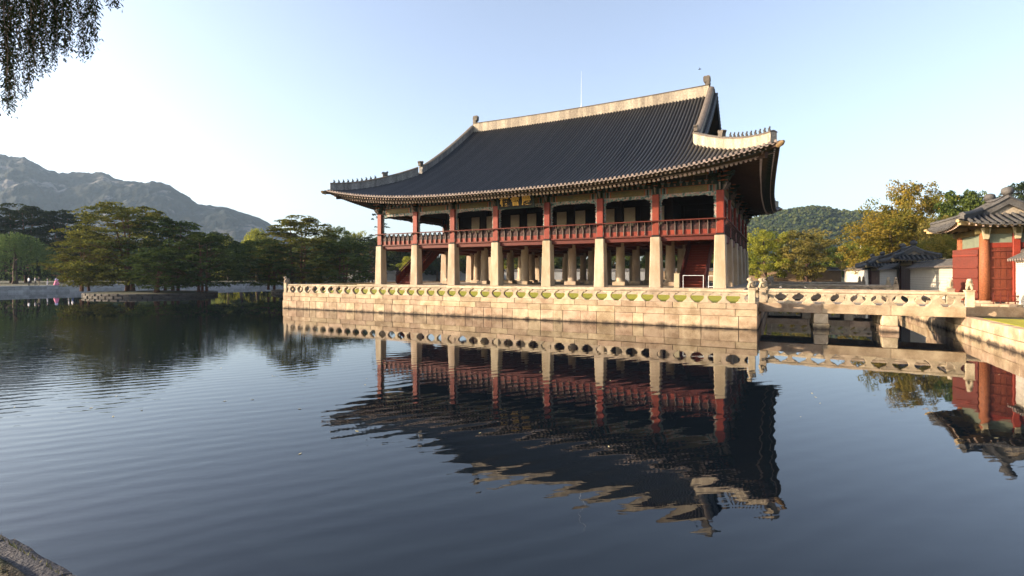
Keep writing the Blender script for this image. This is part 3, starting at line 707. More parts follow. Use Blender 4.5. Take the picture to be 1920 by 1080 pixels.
# baluster, rails, posts, beasts
def baluster_mesh():
    pr = [(0,.36),(.05,.34),(.10,.27),(.17,.18),(.25,.125),(.33,.11),(.40,.13),(.46,.19),(.51,.28),(.55,.36),(.60,.43),(.632,.44)]
    mb = MB(); L_ = []; n = len(pr)
    for (t, k) in ((-.12,.93),(-.09,1),(.09,1),(.12,.93)):
        L_.append([(w_*k, t, z) for z, w_ in pr] + [(-w_*k, t, z) for z, w_ in pr[::-1]])
    m_ = 2*n
    for a, b_ in zip(L_, L_[1:]): mb.add(a+b_, [(i, (i+1) % m_, (i+1) % m_ + m_, i+m_) for i in range(m_)])
    for q, fl in ((L_[0], False), (L_[-1], True)):
        v = q; f = [(i, i+1, m_-2-i, m_-1-i) for i in range(n-1)]; mb.add(v, [t[::-1] for t in f] if fl else f)
    for sx in (-1,1):     # curled leaf ends
        mb.lathe([(.012,.0),(.05,.01),(.05,.03),(.012,.04)], 8); v = mb.v[-32:]
        mb.v[-32:] = [(sx*.2+x, -.12-z, .53+y) for x,y,z in v]
    return mb.mesh('baluster', M['stone2'])
BAL = baluster_mesh()
def rail_mesh(L_):
    mb = MB(); s = [(-.10,.03),(-.10,.11),(-.06,.155),(.06,.155),(.10,.11),(.10,.03),(.06,0),(-.06,0)]
    mb.prism(s, .004, L_-.004, 'x'); return mb
def beast(kind=0):
    r = random.Random(kind)
    vs = [(0,0,.0,.17),(.0,0,.16,.17),(.06,0,.34,.14),(.10,0,.48,.12),(.19,0,.53,.095),(.28,0,.50,.065),(.17,.10,.16,.06),(.20,.10,.0,.06),(.17,-.10,.16,.06),(.20,-.10,.0,.06),
          (.06,.08,.62,.035),(.06,-.08,.62,.035),(-.15,0,.14,.07),(-.20,0,.32,.06),(-.13,0,.44,.04)]
    ed = [(0,1),(1,2),(2,3),(3,4),(4,5),(2,6),(6,7),(2,8),(8,9),(3,10),(3,11),(1,12),(12,13),(13,14)]
    return skin(vs, ed, 'beast', [M['stone2']], 1)
def skin(vs, ed, name, mats, sub=1):
    me = bpy.data.meshes.new(name); me.from_pydata([v[:3] for v in vs], ed, []); o = bpy.data.objects.new(name, me); COL.objects.link(o)
    s = o.modifiers.new('s', 'SKIN')
    for i, v in enumerate(vs): me.skin_vertices[0].data[i].radius = (v[3], v[3])
    me.skin_vertices[0].data[0].use_root = True
    if sub: b_ = o.modifiers.new('b', 'SUBSURF'); b_.levels = sub; b_.render_levels = sub
    dg = bpy.context.evaluated_depsgraph_get(); dg.update(); m2 = bpy.data.meshes.new_from_object(o.evaluated_get(dg)); bpy.data.objects.remove(o)
    m2.name = name; m2.materials.clear()
    for m_ in mats: m2.materials.append(m_)
    m2.polygons.foreach_set('use_smooth', [True]*len(m2.polygons)); return m2
BEAST = beast()
def post_mesh(h=.84, w=.19):
    mb = MB(); mb.cbox(-w, w, -w, w, 0, h, .02); mb.cbox(-w-.02, w+.02, -w-.02, w+.02, h, h+.07, .02); return mb.mesh('post', M['stone2'])
POST = post_mesh()
def railing(parent, x0, y0, x1, y1, z, nb, posts=(True, True), beasts=(0, 0), seg=3, bscale=1):
    L_ = sqrt((x1-x0)**2+(y1-y0)**2); a = atan2(y1-y0, x1-x0); d = Vector((cos(a), sin(a), 0)); p0 = Vector((x0,y0,z))
    for i, (on, rz) in enumerate(zip(posts, beasts)):
        if on:
            p = p0 + d*(L_*i); po = link('rail_post', POST, parent, loc=p)
            link('beast_statue', BEAST, po, loc=(0,0,.90), rot=(0,0,rz), scale=(bscale,)*3)
    step = L_/nb
    for i in range(nb): link('baluster', BAL, parent, loc=p0 + d*(step*(i+.5)), rot=(0,0,a), scale=(1,1,rnd.uniform(.985,1.0)))
    i = 0
    while i < nb:
        k = min(seg, nb-i); s0 = step*(i+ (0 if i == 0 else .5)); s1 = step*(i+k+ (.5 if i+k < nb else 0))
        ob('rail', rail_mesh(s1-s0), M['stone2'], parent, loc=p0 + d*s0 + Vector((0,0,.632 + rnd.uniform(0,.004))), rot=(0,0,a)); i += k
railing(plat, PLX0+.25, PLY0+.25, PLX1-.3, PLY0+.25, 1.51, 40, beasts=(radians(-120), radians(200)))
railing(plat, PLX1-.3, PLY0+.45, PLX1-.3, -7.45, 1.51, 1, posts=(False, False))
railing(plat, PLX0+.25, PLY0+.45, PLX0+.25, PLY1-.4, 1.51, 46, posts=(False, True))
railing(plat, PLX1-.3, -2.9, PLX1-.3, 11.6, 1.51, 14, posts=(False, False))
railing(plat, PLX1-.3, 16.4, PLX1-.3, PLY1-.4, 1.51, 22, posts=(False, True))
railing(plat, PLX0+.45, PLY1-.4, PLX1-.5, PLY1-.4, 1.51, 38, posts=(False, False))

# bridges
def bridge(y0, y1, label, first=True):
    e = tag(empty('stone_bridge', (PLX1, y0, 0)), label, 'bridge', 'stone bridges from the platform to the east bank')
    W = y1-y0; L_ = PX1-PLX1
    for yy in (0, W-.34):
        a = 0
        for l in (3.35, 3.3, L_-6.65):
            s = MB(); s.cbox(a+.006, a+l-.006, yy, yy+.34, .92, 1.47, .02); ob('edge_beam', s, M['stone'], e); a += l
    n = 9
    for i in range(n):
        s = MB(); s.cbox(L_*i/n+.005, L_*(i+1)/n-.005, .345, W-.345, 1.18, 1.455, .01); ob('deck_slab', s, M['paving'], e)
    for x in (3.3, 6.6):
        for yy in (.02, W/2-.35, W-.72):
            s = MB(); s.cbox(x-.36, x+.36, yy, yy+.7, .32, .9, .03); ob('pier_block', s, M['stone2'], e)
            s = MB(); s.cbox(x-.42, x+.42, yy-.06, yy+.76, -1.0, .31, .04); ob('pier_foot', s, M['stone'], e)
        s = MB(); s.cbox(x-.3, x+.3, .1, W-.1, .88, 1.17, .02); ob('cross_beam', s, M['stone'], e)
    railing(e, .22, .17, L_+.15, .17, 1.47, 10, beasts=(radians(200), radians(-100)), bscale=1.0)
    railing(e, .22, W-.17, L_+.15, W-.17, 1.47, 10, beasts=(radians(120), radians(80)), bscale=1.0)
    return e
bridge(-7.1, -3.3, 'nearest stone bridge with carved railing, leading to the red gate')
bridge(12.2, 16.0, 'second stone bridge, its pale rail just above the nearest one')
bridge(31.5, 35.3, 'farthest stone bridge, mostly hidden behind the second one')

# ------------------------------------------------------------------ pavilion
PV = tag(empty('pavilion', (0, 15, 0)), 'large two storey pavilion with dark tiled roof on stone columns in the pond', 'pavilion')
PV.location = (0,0,0)
XC = [-17.17,-12.30,-7.62,-2.67,2.67,7.62,12.30,17.17]; YC = [0,6,12,18,24,30]
ZB, ZS = 2.16, 6.25
def sqcol():
    mb = MB()
    for i in range(6):
        t0, t1 = i/6, (i+1)/6; a0, a1 = .48-.09*t0, .48-.09*t1; c_ = .06; z0, z1 = (ZS-ZB)*t0, (ZS-ZB)*t1
        def ring(a, z): return [(-a+c_,-a,z),(a-c_,-a,z),(a,-a+c_,z),(a,a-c_,z),(a-c_,a,z),(-a+c_,a,z),(-a,a-c_,z),(-a,-a+c_,z)]
        mb.add(ring(a0,z0)+ring(a1,z1), [(k,(k+1)%8,(k+1)%8+8,k+8) for k in range(8)])
    mb.add(ring(.39, ZS-ZB), [tuple(range(8))]); return mb.mesh('stone_column', M['stonecol'])
def rdcol():
    mb = MB(); mb.cbox(-.62,.62,-.62,.62,0,.36,.03); mb.lathe([(.55,.36),(.52,.42),(.48,.44)]+[(.47-.09*t/5, .44+(ZS-ZB-.44)*t/5) for t in range(6)], 20); return mb.mesh('stone_column', M['stonecol'])
SQ, RD = sqcol(), rdcol()
wc = MB(); wc.cbox(-.27,.27,-.27,.27,.16,3.46,.025,0); wc.cbox(-.24,.24,-.24,.24,3.462,4.9,.025,2); wc.box(-.285,.285,-.285,.285,0,.16,1); WC = wc.mesh('wood_column', [M['red'], M['black'], M['green']])
wi = MB(); wi.cbox(-.27,.27,-.27,.27,0,4.0,.025,0); WCI = wi.mesh('wood_column', M['darkwood'])  # inner columns get the shade-dark wood instead of red
for i, x in enumerate(XC):
    for j, y in enumerate(YC):
        per = i in (0,7) or j in (0,5)
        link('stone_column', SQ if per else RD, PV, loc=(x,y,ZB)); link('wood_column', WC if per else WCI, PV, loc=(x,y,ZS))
# floor: edge beams, joists, boards
fl = MB(); fl.box(-17.3, 17.3, -.13, 30.13, 6.30, 6.42); ob('floor_boards', fl, M['reddk'], PV)
def seg(a, b_, m_): return (a+m_, b_-m_)
for j, y in enumerate(YC):
    for i in range(7):
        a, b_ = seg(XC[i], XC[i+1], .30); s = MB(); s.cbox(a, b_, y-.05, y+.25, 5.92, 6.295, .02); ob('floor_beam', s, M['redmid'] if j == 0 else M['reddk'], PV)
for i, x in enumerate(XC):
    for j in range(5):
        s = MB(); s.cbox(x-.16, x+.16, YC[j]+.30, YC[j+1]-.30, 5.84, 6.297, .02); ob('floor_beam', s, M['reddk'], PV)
for i in range(7):
    for k in (1,2,3):
        x = XC[i] + (XC[i+1]-XC[i])*k/4
        for j in range(5):
            s = MB(); s.box(x-.08, x+.08, YC[j]+.17, YC[j+1]-.17, 6.06, 6.298); ob('joist', s, M['reddk'], PV)
# balcony railings
gy = MB(); gp = [(-.10,0),(-.16,.05),(-.21,.20),(-.21,.38),(-.18,.58),(-.19,.78),(-.27,.98),(-.38,1.10),(-.38,1.16),(-.28,1.16),(-.15,1.04),(-.07,.85),(-.08,.5),(-.06,0)]
gy.prism(gp, -.025, .025, 'x'); GY = gy.mesh('railing_post', M['palepost'] if 'palepost' in M else M['maroon'])
ge = MB(); ge.prism([(a-.012,b_) for a,b_ in gp[1:8]] + [(a+.004,b_) for a,b_ in gp[1:8]][::-1], -.012, .034, 'x'); GE = ge.mesh('post_edge', M['palepaint'])
def panel_mesh(w_):
    mb = MB(); h = w_/2 - .032
    mb.box(-h, h, -.06, -.02, .02, .42, 0); mb.box(-h, h, -.075, -.01, .42, .47, 1); mb.box(-h, h, -.055, -.02, .47, .86, 2); mb.box(-h, h, -.085, -.005, .86, .92, 1)
    mb.lathe([(.001,0),(.09,0),(.09,.02),(.001,.02)], 10, m=3); v = mb.v[-40:]; mb.v[-40:] = [(x*1.4, -.058-z, .665+y*.8) for x,y,z in v]
    mb.prism([(-.06,.92),(.06,.92),(.11,1.02),(.05,1.10),(-.05,1.10),(-.11,1.02)], -.07, -.02, 'y', 1)
    return mb.mesh('panel', [M['red'], M['maroon'], M['panelshade'], M['maroon']])
M['panelshade'] = mat('panel_shade_maroon', (.040,.014,.010), .7, .3, 3, 20)  # middle board darkened: handrail shadow put into its colour
def balcony(p, q, out):
    """railing of one bay between column centres p and q; out = outward angle offset (local -y points outwards)"""
    L_ = (Vector(q)-Vector(p)).length; a = atan2(q[1]-p[1], q[0]-p[0]); n = 7; w_ = (L_-.56)/n
    e = ob('balcony_railing', sill(L_), M['redmid'], PV, loc=(p[0],p[1],6.30), rot=(0,0,a))
    pm = panel_mesh(w_)
    for k in range(n): link('panel', pm, e, loc=(.28+w_*(k+.5), -.05, .06))
    for k in range(n+1):
        link('railing_post', GY, e, loc=(.28+w_*k, -.03, .04)); link('post_edge', GE, e, loc=(.28+w_*k, -.03, .04))
def sill(L_):
    mb = MB(); mb.cbox(.285, L_-.285, -.20, -.08, -.02, .10, .01); mb.box(.285, L_-.285, -.03, .02, -.0, .06); return mb
for i in range(7): balcony((XC[i],0,0), (XC[i+1],0,0), 0)
for j in range(5): balcony((17.17,YC[j],0), (17.17,YC[j+1],0), 0)
for j in range(5): balcony((-17.17,YC[j+1],0), (-17.17,YC[j],0), 0)
for i in range(7): balcony((XC[i+1],30,0), (XC[i],30,0), 0)
hz = 7.53
for pts in (((-17.6,-.42),(17.6,-.42)), ((17.6,-.42),(17.6,30.42)), ((17.6,30.42),(-17.6,30.42)), ((-17.6,30.42),(-17.6,-.42))):
    s = MB(); s.tube([(pts[0][0],pts[0][1],hz),(pts[1][0],pts[1][1],hz)], .055, 8); ob('handrail', s, M['redmid'], PV)
# entablature
def striped_beam(L_, y0, y1, z0, z1):
    mb = MB(); cuts = [0,.12,.22,.30,.42,.50,.60,.74,.84,.95]; cols = [1,2,3,4,2,3,1,4,2]
    for k in range(9):
        for (a, b_) in ((cuts[k], cuts[k+1]), (L_-cuts[k+1], L_-cuts[k])): mb.box(a, b_, y0, y1, z0, z1, cols[k])
    mb.box(.95, L_-.95, y0, y1, z0, z1, 0); return mb
EM = [M['ochre'], M['green'], M['orange'], M['teal'], M['palepaint']]  # beam paints kept dark, eave shade included in their colours
def carve_frame(L_):
    mb = MB(); zt, zb = 9.70, 7.62; n = 44
    def wave(t, s): return .035*sin(t*31+s)+.028*sin(t*57+s*2)+.02*sin(t*97+s)
    x0, x1 = .275, L_-.275; out = []; inn = []
    for k in range(25):
        z = zb + (zt-.28-zb)*k/24; out.append((x0,z)); inn.append((x0+.17+wave(z,1)+.10*max(0,(k-19)/5)**1.2, z))
    for k in range(n+1):
        t = k/n; x = x0+.24+(x1-x0-.48)*t; e_ = max(0, 1-min(t,1-t)*7); out.append((x0+(x1-x0)*t, zt)); inn.append((x, zt-.24-abs(wave(x,3))*1.1-.13*e_))
    for k in range(25):
        z = zt-.28 - (zt-.28-zb)*k/24; out.append((x1,z)); inn.append((x1-.17-wave(z,2)-.10*max(0,(5-k)/5)**1.2, z))
    for y in (-.05, .05): mb.strip([(a,y,b_) for a,b_ in out], [(a,y,b_) for a,b_ in inn])
    mb.strip([(a,-.05,b_) for a,b_ in inn], [(a,.05,b_) for a,b_ in inn]); return mb
def carvemat():
    m = bpy.data.materials.new('carved_frame_paint'); m.use_nodes = True; n = m.node_tree.nodes; L = m.node_tree.links; b = n['Principled BSDF']; b.inputs['Roughness'].default_value = .7
    geo = n.new('ShaderNodeNewGeometry'); t = n.new('ShaderNodeTexNoise'); t.inputs['Scale'].default_value = 3.2; t.inputs['Detail'].default_value = 3; L.new(geo.outputs['Position'], t.inputs[0])
    r = n.new('ShaderNodeValToRGB'); r.color_ramp.interpolation = 'CONSTANT'; E_ = r.color_ramp.elements
    E_[0].position = 0; E_[0].color = (.03,.06,.05,1); E_[1].position = .40; E_[1].color = (.12,.18,.16,1)
    for p, c_ in ((.47,(.28,.14,.12,1)),(.53,(.30,.25,.21,1)),(.58,(.09,.16,.14,1)),(.66,(.03,.035,.03,1))): x = E_.new(p); x.color = c_
    L.new(t.outputs[0], r.inputs[0]); L.new(r.outputs[0], b.inputs['Base Color']); return m
M['carve'] = carvemat()  # pattern colours darkened to hold the shade under the eaves
nose = MB(); nose.prism([(0,-.28),(-.10,-.30),(-.25,-.18),(-.42,.04),(-.50,.22),(-.40,.20),(-.28,.08),(-.15,.16),(0,.24)], -.045, .045, 'x'); NOSE = nose.mesh('bracket_tongue', M['palepaint'])
hook = MB(); hook.prism([(0,0),(-.12,-.22),(-.20,-.34),(-.14,-.38),(-.04,-.24),(.06,0)], -.035, .035, 'x'); HOOK = hook.mesh('carved_hook', M['palepaint'])
br = MB()
for k, (w_, d_, z_) in enumerate(((.14,.45,.0),(.15,.75,.30),(.16,1.0,.62))):
    br.prism([(.35,z_),(-d_+.18,z_-.02),(-d_,z_+.10),(-d_+.05,z_+.22),(.35,z_+.24)], -w_/2, w_/2, 'x', 1)
    br.cbox(-.42-.12*k, .42+.12*k, -.10, .10, z_+.02, z_+.22, .03, 0)
    br.cbox(-.16, .16, -d_*.5-.16, -d_*.5+.14, z_+.22, z_+.31, .02, 2)
BR = br.mesh('bracket', [M['green'], M['green'], M['orange']])
FB = []
for q_ in (('orange','teal','palepaint'),('teal','palepaint','orange'),('palepaint','green','orange')):
    t_ = MB(); t_.cbox(-.075,.075,-.05,.05,0,.17,.01,0); t_.cbox(-.11,.11,-.07,.05,.18,.27,.01,1); t_.cbox(-.15,.15,-.05,.05,.28,.34,.01,2)
    t_.box(-.05,.05,-.056,-.05,.04,.12,2); FB.append(t_.mesh('frieze_block', [M[c_] for c_ in q_]))
def entab(p, q):
    L_ = (Vector(q)-Vector(p)).length; a = atan2(q[1]-p[1], q[0]-p[0]); loc = (p[0],p[1],0); rot = (0,0,a)
    ob('lintel_beam', striped_beam(L_, -.15, .15, 9.70, 10.18), EM, PV, loc=loc, rot=rot)
    ob('carved_frame', carve_frame(L_), M['carve'], PV, loc=loc, rot=rot)
    mb = MB(); mb.box(0.01, L_-.01, -.05, .05, 10.18, 10.24, 1); mb.box(.01, L_-.01, -.03, .03, 10.24, 11.0, 0)
    n = 26; pl = []
    for k in range(n+1):
        t = k/n; pl.append((.3+(L_-.6)*t, 10.24 + .22 + .30*abs(sin(t*pi*2.0))**.7 + .03*sin(k*2.3)))
    for y in (-.12, ): mb.strip([(x,y,10.24) for x,_ in pl], [(x,y,z) for x,z in pl], 2); mb.strip([(x,y,z) for x,z in pl], [(x,-.03,z) for x,z in pl], 2)
    ob('frieze_board', mb, [M['soffit'], M['orange'], M['green']], PV, loc=loc, rot=rot)
    s = striped_beam(L_, -.13, .13, 11.0, 11.32); ob('purlin_support', s, EM, PV, loc=loc, rot=rot)
    s = MB(); s.tube([(0,0,11.52),(L_,0,11.52)], .21, 12); ob('purlin', s, M['soffit'], PV, loc=loc, rot=rot, smooth=False)
    d = Matrix.Rotation(a, 3, 'Z')
    for k in range(9): link('frieze_block', FB[k % 3], PV, loc=Vector(loc) + d @ Vector((.55+(L_-1.1)*k/8, -.13, 10.28)), rot=rot)
    for k in (1,2,3,4): link('carved_hook', HOOK, PV, loc=Vector(loc) + d @ Vector((L_*k/5, -.12, 10.98)), rot=rot, scale=(1,1.2,1.0))
def bracket(x, y, a, s=1):
    link('bracket', BR, PV, loc=(x,y,10.15), rot=(0,0,a), scale=(s,s,1)); d = Matrix.Rotation(a, 3, 'Z')
    link('bracket_tongue', NOSE, PV, loc=Vector((x,y,10.02)) + d @ Vector((0,-.26,0)), rot=(0,0,a))
for i in range(7): entab((XC[i],0,0), (XC[i+1],0,0)); entab((XC[i+1],30,0), (XC[i],30,0))
for j in range(5): entab((17.17,YC[j],0), (17.17,YC[j+1],0)); entab((-17.17,YC[j+1],0), (-17.17,YC[j],0))
for i, x in enumerate(XC): bracket(x, 0, 0); bracket(x, 30, pi)
for j, y in enumerate(YC): bracket(17.17, y, pi/2); bracket(-17.17, y, -pi/2)
for (x, y, a) in ((17.17,0,pi/4),(-17.17,0,-pi/4),(17.17,30,3*pi/4),(-17.17,30,-3*pi/4)): bracket(x, y, a, 1.5)
# ceiling, inner rooms
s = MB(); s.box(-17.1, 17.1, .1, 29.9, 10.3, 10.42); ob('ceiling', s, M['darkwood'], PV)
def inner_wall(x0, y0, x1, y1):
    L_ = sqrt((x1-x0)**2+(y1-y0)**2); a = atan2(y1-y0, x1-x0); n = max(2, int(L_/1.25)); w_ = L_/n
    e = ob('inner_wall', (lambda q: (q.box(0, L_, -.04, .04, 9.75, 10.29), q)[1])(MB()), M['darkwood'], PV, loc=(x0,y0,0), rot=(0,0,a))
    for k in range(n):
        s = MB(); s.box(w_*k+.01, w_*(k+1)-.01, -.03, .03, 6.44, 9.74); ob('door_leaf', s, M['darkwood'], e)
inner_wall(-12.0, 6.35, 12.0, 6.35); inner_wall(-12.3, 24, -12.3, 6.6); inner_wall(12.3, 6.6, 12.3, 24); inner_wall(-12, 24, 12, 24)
inner_wall(12.5, 12, 16.8, 12); inner_wall(12.5,23.8,16.8,23.8)  # added walls that block the view through and keep the end bay dark
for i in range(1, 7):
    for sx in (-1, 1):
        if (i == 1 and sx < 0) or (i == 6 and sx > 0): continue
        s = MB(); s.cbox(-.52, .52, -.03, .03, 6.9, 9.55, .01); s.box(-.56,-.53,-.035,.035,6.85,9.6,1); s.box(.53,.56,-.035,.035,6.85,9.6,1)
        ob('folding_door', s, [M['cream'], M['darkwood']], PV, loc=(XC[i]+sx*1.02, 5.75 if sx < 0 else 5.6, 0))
# stairs
def stair(xc):
    e = tag(ob('staircase', (lambda q: ([q.bar((xc+sx*.95, .9, 2.3), (xc+sx*.95, 6.6, 6.2), .10, .42) for sx in (-1,1)], q)[1])(MB()), M['reddk'], PV))
    n = 17
    for k in range(n):
        t = (k+.5)/n; y = .9+5.7*t; z = 2.25+3.9*t
        s = MB(); s.box(xc-.9, xc+.9, y-.16, y+.17, z, z+.05, 0); s.box(xc-.9, xc+.9, y+.15, y+.17, z-.2, z, 0); ob('step', s, M['red'], e)
    for sx in (-1, 1):
        s = MB(); s.bar((xc+sx*.95, .7, 3.15), (xc+sx*.95, 6.4, 7.05), .09, .09)
        ob('stair_rail', s, M['maroon'], e)
        for k in range(9):
            t = k/8; s = MB(); s.box(xc+sx*.95-.04, xc+sx*.95+.04, .75+5.6*t, .83+5.6*t, 2.3+3.83*t, 3.15+3.83*t); ob('rail_post', s, M['maroon'], e)
        s = MB(); s.prism([(.9,2.55),(6.4,6.32),(6.4,6.85),(.9,3.05)], xc+sx*.95-.02, xc+sx*.95+.02, 'x'); ob('side_panel', s, M['reddk'], e)
stair(15.0); stair(-14.75)

# signboard
sb = ob('signboard', (lambda q: (q.cbox(-1.75, 1.75, -.05, .05, -.62, .62, .03, 0), q.box(-1.9,1.9,-.12,.03,.60,.72,1), q.box(-1.9,1.9,-.12,.03,-.72,-.60,1), q.box(-1.87,-1.75,-.12,.03,-.6,.6,1), q.box(1.75,1.87,-.12,.03,-.6,.6,1), q)[-1])(MB()), [M['black'], M['green']], PV, loc=(0,-1.25,9.93), rot=(radians(14),0,0))
cu = bpy.data.curves.new('sign', 'FONT'); cu.extrude = .015; cu.size = .98; cu.align_x = 'CENTER'; cu.offset = .012
for k, ch in enumerate('樓會慶'):
    cu.body = ch; to = bpy.data.objects.new('t', cu); COL.objects.link(to); dg = bpy.context.evaluated_depsgraph_get(); dg.update()
    me = bpy.data.meshes.new_from_object(to.evaluated_get(dg)); bpy.data.objects.remove(to); me.materials.clear(); me.materials.append(M['gold'])
    link('sign_character', me, sb, loc=((k-1)*1.12, -.085, -.36), rot=(radians(90),0,0))

# roof ---------------------------------------------------------------
EX, EY0 = 21.25, -4.1          # corner of the eaves; centre of the plan is (0, 15)
JX, JY = 14.95, 3.5            # where hip ridge meets descending ridge
def P_(r): return .463*r + .0079*r*r
def lift(s, r): return 1.85*min(1.1, s)**2.8*max(0, 1-r/13)**2
def zf(X, Y):
    yy = Y if Y <= 15 else 30-Y; r = yy + 4.1
    return 10.3 + P_(r) + lift(abs(X)/EX, r) + .22*(abs(X)/15.3)**2*max(0, (r-9)/10)
def zs_(X, Y):
    u = (EX-abs(X))/(EX-JX); r = (JY-EY0)*u
    return 10.3 + P_(r) + lift(abs(Y-15)/19.1, r)
def ye(X): return -(3.55+.55*min(1.02, abs(X)/EX)**2.5)
def xe(Y): return 20.72+.53*min(1.02, abs(Y-15)/19.1)**2.5
def yhip(X): return EY0 + (EX-abs(X))*(JY-EY0)/(EX-JX)
def xhip(Y):
    yy = Y if Y < 15 else 30-Y
    return max(13.8, EX - (yy-EY0)*(EX-JX)/(JY-EY0)) 
XG = 15.38
SOFF = 'soffit'
def soff(d): return -(.13 + .62*min(1, d/1.15))
def front_pts(X, n=22, off=0, north=False, y_in=None):
    a = ye(X); b_ = 15.0 if abs(X) <= XG else yhip(X); pts = []
    for k in range(n+1):
        Y = a + (b_-a)*(k/n)**1.15; z = zf(X, Y) + (soff(Y-a) if off == SOFF else off); pts.append(Vector((X, 30-Y if north else Y, z)))
    return pts
def side_pts(Y, n=10, off=0, west=False):
    a = xe(Y); b_ = xhip(Y); return [Vector(((-1 if west else 1)*(a+(b_-a)*k/n), Y, zs_(a+(b_-a)*k/n, Y)+(soff((a-b_)*k/n) if off == SOFF else off))) for k in range(n+1)]
roof = MB()
Xs = sorted(set([-EX+2*EX*i/90 for i in range(91)] + [XG, XG+.004, -XG, -XG-.004]))
for north in (False, True):
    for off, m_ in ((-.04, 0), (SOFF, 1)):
        for A, B in zip(Xs, Xs[1:]):
            if XG - .001 <= min(abs(A),abs(B)) and max(abs(A),abs(B)) <= XG+.005: continue
            roof.strip(front_pts(A, off=off, north=north), front_pts(B, off=off, north=north), m_)
    ed = [Vector((X, 30-ye(X) if north else ye(X), zf(X, ye(X)))) for X in Xs]
    roof.strip([p+Vector((0,0,-.04)) for p in ed], [p+Vector((0,0,-.13)) for p in ed], 2)
Ys = [EY0 + 38.2*i/80 for i in range(81)]
for west in (False, True):
    for off, m_ in ((-.04, 0), (SOFF, 1)):
        for A, B in zip(Ys, Ys[1:]): roof.strip(side_pts(A, off=off, west=west), side_pts(B, off=off, west=west), m_)
    ed = [Vector(((-1 if west else 1)*xe(Y), Y, zs_(xe(Y), Y))) for Y in Ys]
    roof.strip([p+Vector((0,0,-.04)) for p in ed], [p+Vector((0,0,-.13)) for p in ed], 2)
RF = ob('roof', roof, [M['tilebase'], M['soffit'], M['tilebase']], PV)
def tile_row(mb, pts, side):
    """half round cover row along pts (eave first); side: unit vector across"""
    n = 6; rad = .088; sv = Vector(side); V = []
    for i, p in enumerate(pts):
        for k in range(n+1):
            t = pi*k/n; V.append(p + sv*(cos(t)*rad) + Vector((0,0,sin(t)*rad*1.5 - .035)))
    m_ = n+1; mb.add(V, [(i*m_+k, i*m_+k+1, (i+1)*m_+k+1, (i+1)*m_+k) for i in range(len(pts)-1) for k in range(n)])
    d = (pts[0]-pts[1]).normalized()
    c_ = pts[0] + d*.06 + Vector((0,0,.01)); V = [c_ + sv*(cos(2*pi*k/10)*.105) + Vector((0,0,sin(2*pi*k/10)*.105)) for k in range(10)]
    V2 = [v - d*.07 for v in V]; mb.add(V+V2, [tuple(range(10))] + [(k,(k+1)%10,(k+1)%10+10,k+10) for k in range(10)], 1)
    # drip tile hanging between this row and the next
    h = .1725; A = []; B = []
    for k in range(7):
        t = k/6; x = (t*2-1)*(h-.05); q = 1-(t*2-1)**2; A.append(pts[0] + d*.05 + sv*(h + x) + Vector((0,0,-.02-.035*q))); B.append(pts[0] + d*.05 + sv*(h+x) + Vector((0,0,-.075-.085*q)))
    mb.strip(A, B, 1); mb.strip([a-d*.25 for a in A], A, 0)
SP = .345
TM = [M['tile'], M['tileend']]
stuff = MB()
nf = int(EX*2/SP)
for k in range(nf+1):
    X = -EX + .12 + SP*k
    if X > EX-.1: break
    if XG-.02 < abs(X) and yhip(X)-ye(X) < .25: continue
    pts = front_pts(X, 22); mb = MB(); tile_row(mb, pts, (1,0,0)); o = ob('tile_row', mb, TM, RF, smooth=False)
    tile_row(stuff, front_pts(X, 12, north=True), (-1,0,0))
ns_ = int(38.2/SP)
for k in range(ns_+1):
    Y = EY0 + .12 + SP*k
    if Y > 34.0: break
    if xe(Y)-xhip(Y) < .25: continue
    mb = MB(); tile_row(mb, side_pts(Y, 9), (0,1,0)); ob('tile_row', mb, TM, RF)
    tile_row(stuff, side_pts(Y, 8, west=True), (0,-1,0))
tag(ob('rear_tile_rows', stuff, TM, RF), kind='stuff')
